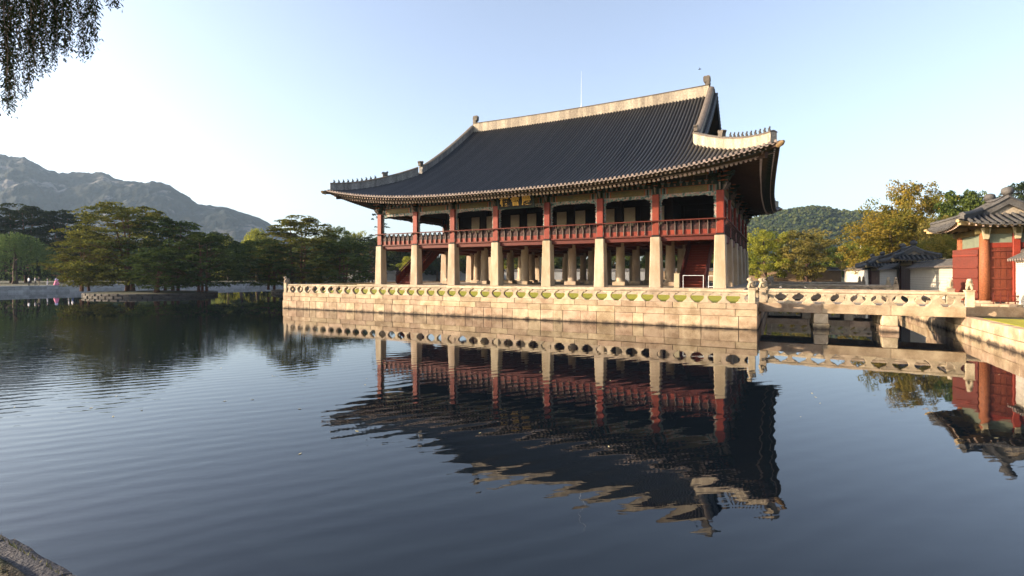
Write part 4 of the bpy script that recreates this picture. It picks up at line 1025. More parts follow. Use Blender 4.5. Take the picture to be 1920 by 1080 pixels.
# rafters
raf = MB(); fly = MB()
def rafter_geo(mb, end, inner): 
    d = (end-inner).normalized(); mb.tube([inner, end], .115, 8, 0); mb.tube([end, end+d*.012], .118, 8, 1)
def fly_geo(mb, end, inner):
    d = (end-inner).normalized(); mb.bar(inner, end, .13, .14, 0); mb.bar(end, end+d*.012, .132, .142, 1)
RMs = [M['rafter'], M['rafterend']]; FMs = [M['green'], M['flyend'] if 'flyend' in M else M['rafterend']]
def place_r(kind, u, north=False, west=False, joined=None):
    if kind == 'f':
        X = u; fan = max(0, (abs(X)-13.2)/(EX-13.2)); sx = 1 if X > 0 else -1
        e_ = Vector((X*(1-.030*fan), ye(X)+1.0+.15*fan, 0)); e_.z = zf(X, e_.y)-.90
        inn = Vector((X if fan == 0 else sx*(13.2+(16.9-13.2)*fan**.8), .5, 0)); inn.z = 11.62 + lift(abs(X)/EX, 4.6)*.6
        f_ = Vector((X*(1-.012*fan), ye(X)+.30, 0)); f_.z = zf(X, f_.y)-.36
        i2 = f_.lerp(Vector((inn.x, inn.y, 12)), .30); i2.z = zf(i2.x, i2.y)-.68
    else:
        Y = u; s = (Y-15); fan = max(0, (abs(s)-11.2)/(19.1-11.2)); sy = 1 if s > 0 else -1
        e_ = Vector((xe(Y)-1.0-.15*fan, 15+s*(1-.03*fan), 0)); e_.z = zs_(e_.x, Y)-.90
        inn = Vector((16.7, Y if fan == 0 else 15+sy*(11.2+(14.7-11.2)*fan**.8), 0)); inn.z = 11.62 + lift(abs(s)/19.1, 4.6)*.6
        f_ = Vector((xe(Y)-.30, 15+s*(1-.012*fan), 0)); f_.z = zs_(f_.x, Y)-.36
        i2 = f_.lerp(inn, .30); i2.z = zs_(i2.x, i2.y)-.68
    L_ = [e_, inn, f_, i2]
    if north: L_ = [Vector((p.x, 30-p.y, p.z)) for p in L_]
    if west: L_ = [Vector((-p.x, p.y, p.z)) for p in L_]
    if joined: rafter_geo(raf, L_[0], L_[1]); fly_geo(fly, L_[2], L_[3])
    else:
        a = MB(); rafter_geo(a, L_[0], L_[1]); ob('rafter', a, RMs, PV)
        a = MB(); fly_geo(a, L_[2], L_[3]); ob('flying_rafter', a, FMs, PV)
k = 0
nr_ = 121
for k in range(nr_):
    X = -20.6 + 41.2*k/(nr_-1); place_r('f', X); place_r('f', X, north=True, joined=True)
nr_ = 109
for k in range(nr_):
    Y = -3.5 + 37*k/(nr_-1); place_r('s', Y); place_r('s', Y, west=True, joined=True)
tag(ob('rear_rafters', raf, RMs, PV), kind='stuff'); tag(ob('rear_flying_rafters', fly, FMs, PV), kind='stuff')
# eave boards (pale lines over both rafter rows)
for off_y, off_z, hh, nm in ((.26,-.27,.045,'eave_board'),(.98,-.76,.06,'rafter_board')):
    for north in (False, True):
        mb = MB(); A = []
        for X in [-EX*.985+2*EX*.985*i/80 for i in range(81)]:
            Y = ye(X)+off_y; A.append(Vector((X, 30-Y if north else Y, zf(X, Y)+off_z)))
        mb.strip(A, [p+Vector((0,0,hh)) for p in A]); B = [p+Vector((0,.12 if not north else -.12,0)) for p in A]; mb.strip(A, B); mb.strip([p+Vector((0,0,hh)) for p in A], [p+Vector((0,0,hh)) for p in B])
        ob(nm, mb, M['eaveline'], PV)
    for west in (False, True):
        mb = MB(); A = []
        for Y in [15+19.1*.985*(-1+2*i/80) for i in range(81)]:
            X = xe(Y)-off_y; A.append(Vector((-X if west else X, Y, zs_(X, Y)+off_z)))
        mb.strip(A, [p+Vector((0,0,hh)) for p in A]); B = [p+Vector((-.12 if not west else .12,0,0)) for p in A]; mb.strip(A, B)
        ob(nm, mb, M['eaveline'], PV)
# ridges
def band(pts, h0, h1, th, side, m_=0):
    """wall-like ridge along pts, with overhanging tile coping"""
    mb = MB(); sv = Vector(side); n = len(pts)
    H = [h0+(h1-h0)*i/(n-1) for i in range(n)]
    for s_ in (-1, 1): mb.strip([p+sv*(s_*th/2)-Vector((0,0,.2)) for p in pts], [p+sv*(s_*th/2)+Vector((0,0,H[i])) for i, p in enumerate(pts)], 0)
    for i_ in (0, n-1):
        p = pts[i_]; mb.add([p-sv*th/2-Vector((0,0,.2)), p+sv*th/2-Vector((0,0,.2)), p+sv*th/2+Vector((0,0,H[i_])), p-sv*th/2+Vector((0,0,H[i_]))], [(0,1,2,3)], 0)
    prof = [(-.5,0),(-.42,.07),(-.2,.14),(0,.17),(.2,.14),(.42,.07),(.5,0)]
    rows = [[p+sv*(a*(th+.14))+Vector((0,0,H[i]+b_)) for i, p in enumerate(pts)] for a, b_ in prof]
    for a, b_ in zip(rows, rows[1:]): mb.strip(a, b_, 1)
    mb.strip(rows[0], rows[-1], 1)
    for i_ in (0, n-1): mb.add([r_[i_] for r_ in rows], [tuple(range(len(prof)))], 1)
    return mb
M['coping'] = mat('ridge_coping', (.15,.125,.10), .8, .4, 3, 20, .3, rand=.1)
RM_ = [M['plaster'], M['coping']]
pts = [Vector((X, 15, zf(X, 15)-.05)) for X in [-14.6+29.2*i/40 for i in range(41)]]
MR = ob('main_ridge', band(pts, .98, .98, .55, (0,1,0)), RM_, PV)
orn = [(-.55,-.5),(.55,-.5),(.62,.2),(.50,.55),(.56,.75),(.50,.98),(.58,1.15),(.52,1.62),(.20,1.74),(-.08,1.68),(-.42,1.72),(-.60,1.55),(-.58,1.10),(-.44,.98),(-.26,1.04),(-.18,.86),(-.30,.72),(-.28,.52),(-.62,.46),(-.80,.52),(-1.10,.42),(-1.15,-.3)]
for sx in (-1, 1):
    mb = MB(); mb.prism([(a*sx, b_) for a, b_ in orn], -.26, .26, 'y'); mb.prism([(a*sx*.8, b_*.8+.1) for a, b_ in orn[3:18]], -.34, .34, 'y')
    ob('ridge_end_ornament', mb, M['ornament'] if 'ornament' in M else M['coping'], MR, loc=(sx*14.4, 15, zf(14.6,15)+.55), scale=(.62,.8,.84))
rod = MB(); rod.tube([(0,0,0),(0,0,4.3)], [.03,.012], 6); rod.lathe([(.12,0),(.10,.12),(.03,.2)], 8)
p_rod = Vector((0.35, 15, zf(0,15)+1.05)); ob('lightning_rod', rod, M['metal'], MR, loc=p_rod)
fig = {}
def figurine_mesh(k):
    r = random.Random(k); vs = [(0,0,0,.07),(0,0,.13,.075),(.03,0,.26,.055),(.09,0,.33,.05),(.12,.05,.08,.03),(.13,.05,0,.025),(.12,-.05,.08,.03),(.13,-.05,0,.025),(-.08,0,.10,.03),(-.13,0,.25,.02)]
    return skin(vs, [(0,1),(1,2),(2,3),(1,4),(4,5),(1,6),(6,7),(0,8),(8,9)], 'roof_figurine', [M['figdark']], 0)
M['figdark'] = mat('figurine_clay', (.045,.042,.04), .8, .3)
FIG = [figurine_mesh(k) for k in range(2)]
head = MB(); head.prism([(-.3,0),(.28,0),(.30,.25),(.42,.42),(.30,.52),(-.05,.50),(-.15,.62),(-.32,.55),(-.22,.3)], -.16, .16, 'y')
HEAD = head.mesh('dragon_head', M['coping'])
for sx in (-1, 1):
    for north in (False, True):
        fy = (lambda y: 30-y) if north else (lambda y: y)
        # descending ridge
        pts = [Vector((sx*(JX-.12), fy(14.75-10.8*t/24), zf(JX, 14.75-10.8*t/24)-.03)) for t in range(25)]
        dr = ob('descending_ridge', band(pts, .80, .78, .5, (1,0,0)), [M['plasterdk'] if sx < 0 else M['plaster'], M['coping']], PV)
        link('dragon_head', HEAD, dr, loc=pts[-1]+Vector((0,0,.92)), rot=(0,0,(-1 if not north else 1)*pi/2), scale=(1,1,1))
        # verge tiles outside it and barge board
        mb = MB()
        vp = [Vector((sx*(XG-.03), fy(14.9-10.7*t/30), zf(JX, 14.9-10.7*t/30))) for t in range(31)]
        mb.tube(vp, .10, 6)
        for p in vp[::1]: mb.tube([p+Vector((-sx*.32,0,.03)), p+Vector((sx*.12,0,.02))], .085, 6)
        ob('verge_tiles', mb, M['tile'], PV)
        mb = MB(); A = [p+Vector((sx*.02,0,-.06)) for p in vp]; B = [p+Vector((sx*.02,0,-.95+.25*(i/30))) for i, p in enumerate(vp)]; A2 = [p-Vector((sx*.08,0,0)) for p in A]; B2 = [p-Vector((sx*.08,0,0)) for p in B]
        mb.strip(A, B); mb.strip(A2, B2); mb.strip(B, B2); mb.strip(A, A2); ob('barge_board', mb, M['barge'] if 'barge' in M else M['tilebase'], PV)
        # hip ridge
        n = 26; pts = []
        for i in range(n+1):
            t = i/n*.945; X = JX+(EX-JX)*t - .05; Y = JY+(EY0-JY)*t
            pts.append(Vector((sx*X, fy(Y), max(zf(X,Y), zs_(X,Y)) - .02)))
        d = (pts[-1]-pts[0]); d.z = 0; d.normalize(); sd = Vector((-d.y, d.x, 0))
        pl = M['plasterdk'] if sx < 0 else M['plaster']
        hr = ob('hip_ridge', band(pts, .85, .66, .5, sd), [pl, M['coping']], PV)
        a = atan2(d.y, d.x); link('dragon_head', HEAD, hr, loc=pts[int(n*.42)]+Vector((0,0,.86)), rot=(0,0,a))
        if not (north and sx < 0):
            for k in range(10):
                q = n*(.50+.455*k/9); i = int(q); p = pts[i].lerp(pts[min(n, i+1)], q-i) if i < n else pts[n]
                link('roof_figurine', FIG[k % 2], hr, loc=p+Vector((0,0,.66+.19*(1-q/n)+.12)), rot=(0,0,a), scale=(.85,.6,1.05))
        # corner rafter and its clay cap
        c0 = Vector((sx*16.6, fy(.6), 11.9)); c1 = Vector((sx*20.4, fy(-3.3), zf(20.4,-3.3)-.72)); c2 = Vector((sx*21.25, fy(-4.15), zf(EX,EY0)-.30))
        mb = MB(); mb.bar(c0, c1, .30, .40); mb.bar(c0.lerp(c1,.6)+Vector((0,0,.25)), c2, .24, .26); ob('corner_rafter', mb, M['rafter'], PV)
        mb = MB(); dd = (c2-c1).normalized(); mb.tube([c2-dd*.25, c2+dd*.12, c2+dd*.32], [.15,.19,.09], 8); ob('corner_cap', mb, M['capbrown'], PV)
    # gable wall with boards
    zb = zs_(13.9, 15); mb = MB(); yy = [4.2+21.6*i/40 for i in range(41)]
    A = [Vector((sx*13.9, y, 14.2)) for y in yy]; B = [Vector((sx*13.9, y, zf(13.9, y)-.15)) for y in yy]; mb.strip(A, B)
    gw = ob('gable_wall', mb, M['gable'] if 'gable' in M else M['darkwood'], PV)
    for i in range(9):
        z = 15.0+i*.75; hw = None
        for y in yy:
            if zf(13.9, y)-.4 > z: hw = 15-y; break
        if hw and hw > .6: s = MB(); s.box(sx*13.94-.03, sx*13.94+.03, 15-hw, 15+hw, z, z+.12); ob('gable_board', s, M['maroon'], gw)
    for y in (6.5, 10.2, 13.6, 16.4, 19.8, 23.5):
        s = MB(); s.tube([(sx*13.9, y, zf(13.9,y)-.5), (sx*15.3, y, zf(13.9,y)-.5)], .17, 8); ob('purlin_end', s, M['maroon'], gw)

# things standing under the pavilion
mt = MB()
def frame(w_, h_, label):
    mb = MB(); r_ = .018; mb.tube([(-w_/2,0,0),(-w_/2,0,h_)], r_, 6); mb.tube([(w_/2,0,0),(w_/2,0,h_)], r_, 6); mb.tube([(-w_/2-.02,0,h_),(w_/2+.02,0,h_)], r_, 6)
    return mb
tag(ob('barrier_frame', frame(1.5,.98,''), M['metal'], loc=(15.25,-.55,2.155)), 'white metal frame barrier in front of the right red staircase', 'barrier')
mb = frame(.9,.95,''); mb.tube([(-.45,0,.12),(.45,0,.12)], .02, 6)
tag(ob('barrier_frame', mb, M['metal'], loc=(16.75,.1,2.155)), 'small white metal frame just left of the corner stone column', 'barrier')
mb = MB(); mb.cbox(-.2,.2,-.15,.15,0,1.12,.02); mb.box(-.22,.22,-.17,.17,1.12,1.16)
tag(ob('storage_box', mb, M['ochrebox'] if 'ochrebox' in M else M['cream'], loc=(14.0,-.35,2.155)), 'upright pale wooden box beside the right red staircase', 'box')

# ------------------------------------------------------------------ palace wall, gates
def tile_cap(mb, L_, w_, z, h, rows=True, sp=.33):
    """gabled tile cap along +x from 0..L_, centred on y=0"""
    mb.add([(0,-w_,z),(L_,-w_,z),(L_,0,z+h),(0,0,z+h),(0,w_,z),(L_,w_,z)], [(0,1,2,3),(3,2,5,4),(0,3,4),(1,5,2),(0,4,5,1)], 0)
    mb.box(0, L_, -.11, .11, z+h-.05, z+h+.15, 0); mb.tube([(0,0,z+h+.16),(L_,0,z+h+.16)], .1, 6)
    if rows:
        for k in range(int(L_/sp)):
            x = sp*(k+.5)
            for s_ in (-1,1): mb.tube([(x,s_*(w_+.04),z+.03),(x,0,z+h+.05)], .075, 6, 0)
            mb.tube([(x,-w_-.045,z+.03),(x,-w_-.06,z+.028)], .08, 6, 1)
def wall_piece(label, x0, y0, x1, y1, z0, z1, th, mt, near=False, capw=.62, caph=.38, band_=True, rows=True):
    L_ = sqrt((x1-x0)**2+(y1-y0)**2); a = atan2(y1-y0, x1-x0)
    e = tag(empty('palace_wall', (x0,y0,0), a), label, 'wall')
    s = MB(); s.box(0, L_, -th/2+.05, th/2-.05, z0, z1); ob('wall_core', s, M['joint'], e)
    s = MB(); n = max(1, int(L_/1.6))
    for i in range(n): s.cbox(L_*i/n+.01, L_*(i+1)/n-.01, -th/2-.03, th/2+.03, z0-.2, z0+.38, .03)
    if near: 
        for i in range(n):
            q = MB(); q.cbox(L_*i/n+.01, L_*(i+1)/n-.01, -th/2-.03, th/2+.03, z0-.2, z0+.38, .03); ob('foot_stone', q, M['stone'], e)
    else: tag(ob('foot_stones', s, M['stonegrey'] if mt is not M['whitewall'] else M['stone'], e), kind='stuff')
    zz = z0+.385; k = 0; joined = MB(); nb = 0
    while zz < z1-.01:
        up = zz > z1-.75 and band_
        hh = .115 if up else .215; bl = .34 if up else .62
        if zz+hh > z1: hh = z1-zz
        xx = -(bl*.5)*(k % 2)
        if near:
            while xx < L_-.01:
                b0, b1 = max(0,xx), min(L_, xx+bl)
                if b1-b0 > .03:
                    q = MB() if nb < 290 else joined
                    q.box(b0+.005, b1-.005, -th/2+rnd.uniform(-.004,.004), th/2, zz+.006, zz+hh-.006)
                    if nb < 290: ob('brick', q, mt, e); nb += 1
                xx += bl
        else: joined.box(.0, L_, -th/2, th/2, zz+.012, zz+hh-.008)
        zz += hh; k += 1
    if joined.v: tag(ob('masonry', joined, mt, e), kind='stuff')
    s = MB(); tile_cap(s, L_, capw, z1+.02, caph, rows); ob('tile_cap', s, [M['captile'], M['tileend']], e)
    s = MB(); s.box(0, L_, -th/2-.06, th/2+.06, z1-.06, z1+.02); ob('cornice', s, M['white'], e)
    return e
M['captile'] = mat('wall_cap_tile', (.082,.077,.073), .7, .4, 2.5, 20, .3, rand=.15)
WX = CX+11.55
wall_piece('sunlit pale brick wall at the right edge, joining the red gate', WX+.2, -4.4, WX+.2, -12.5, .75, 3.95, .6, M['whitewall'], near=True)
wall_piece('pale wall far outside, continuing towards the camera', WX+.2, -12.55, WX+.2, -60, .75, 3.95, .6, M['whitewall'])
# note: bricks face west (local -y) because the wall is laid from north to south
wall_piece('pale wall with tile cap between the red gate and the dark small gate', WX-.2, 19.0, WX-.2, .2, .85, 3.75, .6, M['whitewall'])
wall_piece('short pale wall between the two dark tiled gates', WX-.2, 36.0, WX-.2, 25.5, .85, 3.75, .6, M['whitewall'])
wall_piece('brightly lit far end of the pale east wall beside the olive tree', WX-.2, 76.0, WX-.2, 45.5, .85, 3.95, .6, M['whitewall'])
wall_piece('shaded brown earthen wall behind the olive tree', WX-.6, 80.3, -4.0, 80.3, 1.0, 4.05, .6, M['brownwall'], rows=False, band_=False)
wall_piece('long grey wall with dark cap seen between the stone columns', -4.1, 81.5, -118, 81.5, 1.0, 4.05, .6, M['greywall'], rows=False, band_=False)

# roof helper for the gates: hip-and-gable roof with ridge along y
def gate_roof(parent, cx, cy, ex, ey, ze, zr, rl, mats, pitch=.34, corner=.28, overj=.55):
    """ex, ey: half sizes at the eaves; rl: half length of ridge (y)"""
    def surf_w(v, t):       # v in [-1,1] along y, t 0 eave .. 1 ridge ; west slope (x negative)
        yl = ey*(1-t) + rl*t
        if t > overj: yl = rl
        else: yl = ey + (rl-ey)*(t/overj)
        x = -ex*(1-t); z = ze + (zr-ze)*(.72*t+.28*t*t) + corner*abs(v)**3*(1-t)**2
        return Vector((cx+x, cy+v*yl, z))
    def surf_s(v, t):       # south skirt: t 0..1 maps to hip part only
        tt = t*overj; y = -(ey + (rl-ey)*t); xl = ex*(1-tt); z = ze + (zr-ze)*(.72*tt+.28*tt*tt) + corner*abs(v)**3*(1-tt)**2
        return Vector((cx+v*xl, cy+y, z))
    base = MB(); N = 12
    for sx in (0,1):
        for off, m_ in ((-.03,0),(-.14,1)):
            rowsL = []
            for i in range(N+1):
                row = [surf_w(-1+2*i/N, j/8) for j in range(9)]
                if sx: row = [Vector((2*cx-p.x, p.y, p.z)) for p in row]
                rowsL.append([p+Vector((0,0,off)) for p in row])
            for A, B in zip(rowsL, rowsL[1:]): base.strip(A, B, m_)
            rowsL = []
            for i in range(N+1):
                row = [surf_s(-1+2*i/N, j/5) for j in range(6)]
                if sx: row = [Vector((p.x, 2*cy-p.y, p.z)) for p in row]
                rowsL.append([p+Vector((0,0,off)) for p in row])
            for A, B in zip(rowsL, rowsL[1:]): base.strip(A, B, m_)
    for s_ in (-1,1):   # gable triangles
        y = cy+s_*(rl-.1); z1 = ze+(zr-ze)*(.72*overj+.28*overj**2)
        base.add([(cx-ex*(1-overj),y,z1-.3),(cx+ex*(1-overj),y,z1-.3),(cx,y,zr)], [(0,1,2)], 2)
    R_ = ob('roof', base, [M['tilebase'], M['soffitlight'], M['gablelight']], parent)
    n = int(2*ey/pitch)
    for i in range(n):
        Y = -ey+pitch*(i+.5); v = Y/ey
        for sx in (0,1):
            pts = []
            for j in range(9):
                t = j/8; yl = rl if t > overj else ey+(rl-ey)*(t/overj)
                if abs(Y) > yl: break
                p = surf_w(Y/yl, t); pts.append(p if not sx else Vector((2*cx-p.x, p.y, p.z)))
            if len(pts) > 1: mb = MB(); gtile(mb, pts, (0,1,0)); ob('tile_row', mb, TM2, R_)
    n = int(2*ex/pitch)
    for i in range(n):
        X = -ex+pitch*(i+.5)
        for sy in (0,1):
            pts = []
            for j in range(6):
                t = j/5; xl = ex*(1-t*overj)
                if abs(X) > xl: break
                p = surf_s(X/xl, t); pts.append(p if not sy else Vector((p.x, 2*cy-p.y, p.z)))
            if len(pts) > 1: mb = MB(); gtile(mb, pts, (1,0,0)); ob('tile_row', mb, TM2, R_)
    # ridges
    pts = [Vector((cx, cy-rl+2*rl*i/8, zr-.05+.12*abs(-1+2*i/8)**2)) for i in range(9)]
    rr = ob('ridge', band(pts, .26, .26, .22, (1,0,0)), [M['captile'], M['captile']], parent)
    for s_ in (-1,1):
        mb = MB(); mb.lathe([(.10,0),(.24,.05),(.30,.2),(.26,.38),(.12,.46),(.02,.48)], 10); ob('ridge_end_ornament', mb, M['captile'], rr, loc=(cx, cy+s_*(rl-.12), zr+.35), smooth=True)
        for sx in (-1,1):
            A = [Vector((cx+sx*ex*(1-t), cy+s_*rl, ze+(zr-ze)*(.72*t+.28*t*t)+.02)) for t in [1-(1-overj)*k/8 for k in range(9)]]
            ob('descending_ridge', band(A, .18, .18, .2, (0,1,0)), [M['captile'], M['captile']], parent)
            A = []
            for k in range(9):
                t = overj*(1-k/8); A.append(Vector((cx+sx*ex*(1-t), cy+s_*(ey+(rl-ey)*t/overj), ze+(zr-ze)*(.72*t+.28*t*t)+corner*(1-t)**2+.02)))
            d = A[-1]-A[0]; d.z = 0; d.normalize(); ob('hip_ridge', band(A[:-1], .18, .15, .2, (-d.y,d.x,0)), [M['captile'], M['captile']], parent)
            mb = MB(); mb.tube([A[-1]-Vector((0,0,.18)), A[-1]-Vector((0,0,.18))+d*.18], .09, 6)
            mb.bar((cx+sx*ex*.35, cy+s_*ey*.5, ze+.05), A[-1]-Vector((0,0,.30)), .16, .2); ob('corner_rafter', mb, M['soffitlight'], parent)
        # rafter rows under the south and north eaves
        for i in range(int(2*ex/.3)):
            x = -ex+.15+.3*i; p = surf_s(x/ex, 0); yv = s_*(p.y-cy)*-1
            e0 = Vector((p.x, cy+s_*(ey-.12), p.z-.16)); e1 = Vector((cx+x*.72, cy+s_*(ey-1.0), ze+.28)); mb = MB(); mb.bar(e0, e1, .09, .10, 0); d_ = (e0-e1).normalized(); mb.bar(e0, e0+d_*.01, .092, .102, 1); ob('rafter', mb, [M['green'], M['rafterend']], parent)
    for i in range(int(2*ey/.3)):
        y = -ey+.15+.3*i; p = surf_w(y/ey, 0); e0 = Vector((cx-ex+.12, p.y, p.z-.16)); e1 = Vector((cx-ex+1.0, cy+y*.75, ze+.30)); mb = MB(); mb.bar(e0, e1, .09, .10, 0); d_ = (e0-e1).normalized(); mb.bar(e0, e0+d_*.01, .092, .102, 1); ob('rafter', mb, [M['green'], M['rafterend']], parent)
def gtile(mb, pts, side):
    n = 5; rad = .085; sv = Vector(side); V = []
    for p in pts:
        for k in range(n+1):
            t = pi*k/n; V.append(p + sv*(cos(t)*rad) + Vector((0,0,sin(t)*rad*1.1-.01)))
    m_ = n+1; mb.add(V, [(i*m_+k, i*m_+k+1, (i+1)*m_+k+1, (i+1)*m_+k) for i in range(len(pts)-1) for k in range(n)])
    d = (pts[0]-pts[1]).normalized(); c_ = pts[0]+d*.05; V = [c_ + sv*(cos(2*pi*k/8)*.095) + Vector((0,0,sin(2*pi*k/8)*.095)) for k in range(8)]; V2 = [v-d*.05 for v in V]
    mb.add(V+V2, [tuple(range(8))]+[(k,(k+1)%8,(k+1)%8+8,k+8) for k in range(8)], 1)
    h = .165; A = []; B = []
    for k in range(5):
        t = k/4; x = (t*2-1)*(h-.05); q = 1-(t*2-1)**2; A.append(pts[0]+d*.04+sv*(h+x)+Vector((0,0,-.02-.03*q))); B.append(pts[0]+d*.04+sv*(h+x)+Vector((0,0,-.07-.07*q)))
    mb.strip(A, B, 1)
TM2 = [M['gatetile'] if 'gatetile' in M else M['captile'], M['captile']]
M['soffitlight'] = mat('gate_soffit', (.42,.30,.14), .8, .2, 2, 15, .1)
M['gablelight'] = mat('gable_plaster', (.30,.25,.19), .85, .3)

# red gate at the right edge
GX0, GX1, GY0, GY1 = CX+10.25, CX+12.9, -4.0, .1
G = tag(empty('palace_gate', (GX0, GY0, 0)), 'red timber gate with tiled hip roof at the end of the nearest bridge', 'gate'); G.location = (0,0,0)
s = MB(); s.cbox(PX1+.02, GX1+.5, -5.5, 1.5, .5, 1.46, .03); ob('stone_base', s, M['stone'], G)
n = 4
for i in range(n):
    s = MB(); s.cbox(PX1+.3+i*.75+.01, PX1+.3+(i+1)*.75-.01, -5.35, 1.3, 1.4, 1.585+.0, .02); ob('base_slab', s, M['stone2'], G)
GC = MB(); GC.lathe([(.235,0),(.235,2.0),(.22,3.85)], 18); GCM = GC.mesh('round_column', M['wood'], True); GC = MB(); GC.cbox(-.16,.16,-.16,.16,0,3.85,.02); GCR = GC.mesh('square_post', M['red'])
for x in (GX0, (GX0+GX1)/2, GX1):
    for y in (GY0, GY1):
        st = MB(); st.cbox(-.38,.38,-.38,.38,0,.16,.03); ob('column_base', st, M['stone2'], G, loc=(x,y,1.57))
        link('round_column', GCM if x == GX0 else GCR, G, loc=(x,y,1.70))
ZG = 5.5
for (x0,x1,y0,y1) in ((GX0-.4,GX1+.4,GY0-.1,GY0+.1),(GX0-.4,GX1+.4,GY1-.1,GY1+.1)):
    s = MB(); s.cbox(x0,x1,y0,y1,ZG,ZG+.34,.02); ob('beam', s, M['ochre'], G)
for x in (GX0, (GX0+GX1)/2, GX1):
    s = MB(); s.cbox(x-.1,x+.1,GY0-.42,GY1+.42,ZG-.003,ZG+.36,.02); ob('beam', s, M['ochre'], G)
    for y in (GY0, GY1):
        s = MB(); s.prism([(-.10,5.2),(.10,5.2),(.20,5.84),(-.20,5.84)], y-.36 if y == GY0 else y+.18, y-.18 if y == GY0 else y+.36, 'y'); ob('bracket', s, M['cream'], G, loc=(x,0,0))
def infill(x0, x1, y):
    w_ = x1-x0
    s = MB(); s.box(x0,x1,y-.03,y+.03,5.0,5.5); ob('green_panel', s, M['paleg'], G)
    s = MB(); s.cbox(x0,x1,y-.06,y+.06,4.72,5.0,.01); ob('red_rail', s, M['red'], G)
    nb = 4
    for k in range(nb):
        s = MB(); s.box(x0+w_*k/nb+.006, x0+w_*(k+1)/nb-.006, y-.025, y+.025, 1.75, 4.72); ob('plank', s, M['doorwood'], G)
    for z in (1.75,2.35,2.95,3.55,4.1,4.5):
        s = MB(); s.cbox(x0,x1,y-.08,y-.02,z,z+.11,.01); ob('batten', s, M['doorwood'], G)
M['paleg'] = mat('pale_green_board', (.16,.18,.13), .7, .2); M['doorwood'] = mat('red_brown_door', (.13,.026,.011), .6, .4, 3, 22, .2, streak=.2, rand=.15)
xm = (GX0+GX1)/2
infill(GX0+.22, xm-.165, GY0); infill(xm+.165, GX1-.165, GY0)
infill(GX0+.28, xm-.28, GY1); infill(xm+.28, GX1-.28, GY1)
# door frame and leaves on the west face
s = MB(); s.cbox(GX0-.08, GX0+.08, GY0+.28, GY1-.28, 4.55, 4.8, .01); ob('lintel', s, M['red'], G)
s = MB(); s.box(GX0-.03, GX0+.03, GY0+.28, GY1-.28, 4.8, 5.5); ob('transom_panel', s, M['paleg'], G)
s = MB(); s.cbox(GX0-.10, GX0+.10, GY0+.3, GY1-.3, 1.58, 1.80, .01); ob('threshold', s, M['red'], G)
for y in (GY0+.36, GY1-.36): s = MB(); s.cbox(GX0-.09, GX0+.09, y-.08, y+.08, 1.8, 4.55, .01); ob('door_post', s, M['red'], G)
def leaf_door(loc, rz, label=None):
    mb = MB(); mb.cbox(0, 1.45, -.035, .035, 0, 2.85, .01); e = ob('door_leaf', mb, M['reddoor'], G, loc=loc, rot=(0,0,rz))
    for z in (.35, 1.15, 1.75, 2.45):
        s = MB(); s.cbox(.02, 1.43, .035, .085, z, z+.10, .01); ob('batten', s, M['reddoor'], e)
        for k in range(7):
            s = MB(); s.lathe([(.05,0),(.045,.03),(.005,.05)], 6); ob('stud', s, M['figdark'], e, loc=(.12+.2*k, -.055, z+.05), rot=(radians(90),0,0))
    for k in range(4): s = MB(); s.box(.025+.355*k, .345+.355*k, -.058, -.036, .02, 2.83); ob('board', s, M['reddoor'], e)
M['reddoor'] = mat('red_door_paint', (.125,.015,.006), .55, .2, 2.5, 18, .1, rand=.35)
leaf_door((GX0-.1, GY1-.45, 1.82), radians(262)); leaf_door((GX0-.14, GY0+.45, 1.82), radians(127))
# low red fence at the gate foot
fe = tag(empty('picket_fence', (GX0+.55, GY0-.85, 1.585)), 'low red picket fence at the foot of the red gate', 'fence')
for k in range(6):
    s = MB(); s.cbox(-.022,.022,-.022,.022,0,.62,.006); ob('picket', s, M['redmid'], fe, loc=(-.4+.3*k,0,0))
for z in (.12,.42): s = MB(); s.cbox(-.5,1.25,-.025,.025,z,z+.06,.008); ob('fence_rail', s, M['redmid'], fe, loc=(0,.03,0))
s = MB(); s.cbox(-.06,.06,-.06,.06,0,.95,.01); ob('fence_post', s, M['redmid'], fe, loc=(1.28,0,0))
gate_roof(G, (GX0+GX1)/2-.15, (GY0+GY1)/2, 2.62, 3.45, 6.0, 7.38, 1.5, None, pitch=.33, corner=.35)
# white ticket box with a dark lid beside the bridge post
e = tag(empty('notice_stand', (PX1+.9, -2.2, 1.46)), 'small white notice board on legs behind the last bridge post', 'notice board')
s = MB(); s.cbox(-.35,.35,-.04,.04,.35,1.0,.01); ob('board', s, M['white'], e)
for x in (-.3,.3): s = MB(); s.box(x-.025,x+.025,-.02,.02,0,.35); ob('leg', s, M['maroon'], e)
e.rotation_euler = (0,0,radians(20))

# the two small dark gates further along the wall
def small_gate(y0, y1, zr, label):
    e = tag(empty('palace_gate', (WX, y0, 0)), label, 'gate'); e.location = (0,0,0); xm = WX-.1
    for y in (y0+.3, y1-.3):
        s = MB(); s.cbox(xm-.2,xm+.2,y-.2,y+.2,.9,zr-1.4,.02); ob('gate_post', s, M['maroon'], e)
    s = MB(); s.box(xm-.05,xm+.05,y0+.5,y1-.5,1.1,zr-1.75); ob('door_leaf', s, M['black'], e)
    for k in range(5):
        q = (y1-y0-1.0)/5; s = MB(); s.box(xm-.09,xm-.05,y0+.5+q*k+.02,y0+.5+q*(k+1)-.02,1.15,zr-1.8); ob('plank', s, M['maroon'], e)
    s = MB(); s.cbox(xm-.14,xm+.14,y0-.2,y1+.2,zr-1.75,zr-1.42,.02); ob('lintel', s, M['cream'], e)
    gate_roof(e, xm, (y0+y1)/2, 1.9, (y1-y0)/2+.9, zr-1.25, zr-.2, (y1-y0)/2-.6, None, pitch=.38, corner=.2)
small_gate(19.0, 25.5, 5.9, 'dark tiled gate in the pale wall beyond the red gate')
small_gate(36.0, 45.5, 5.5, 'farther and lower dark tiled gate in the pale wall')

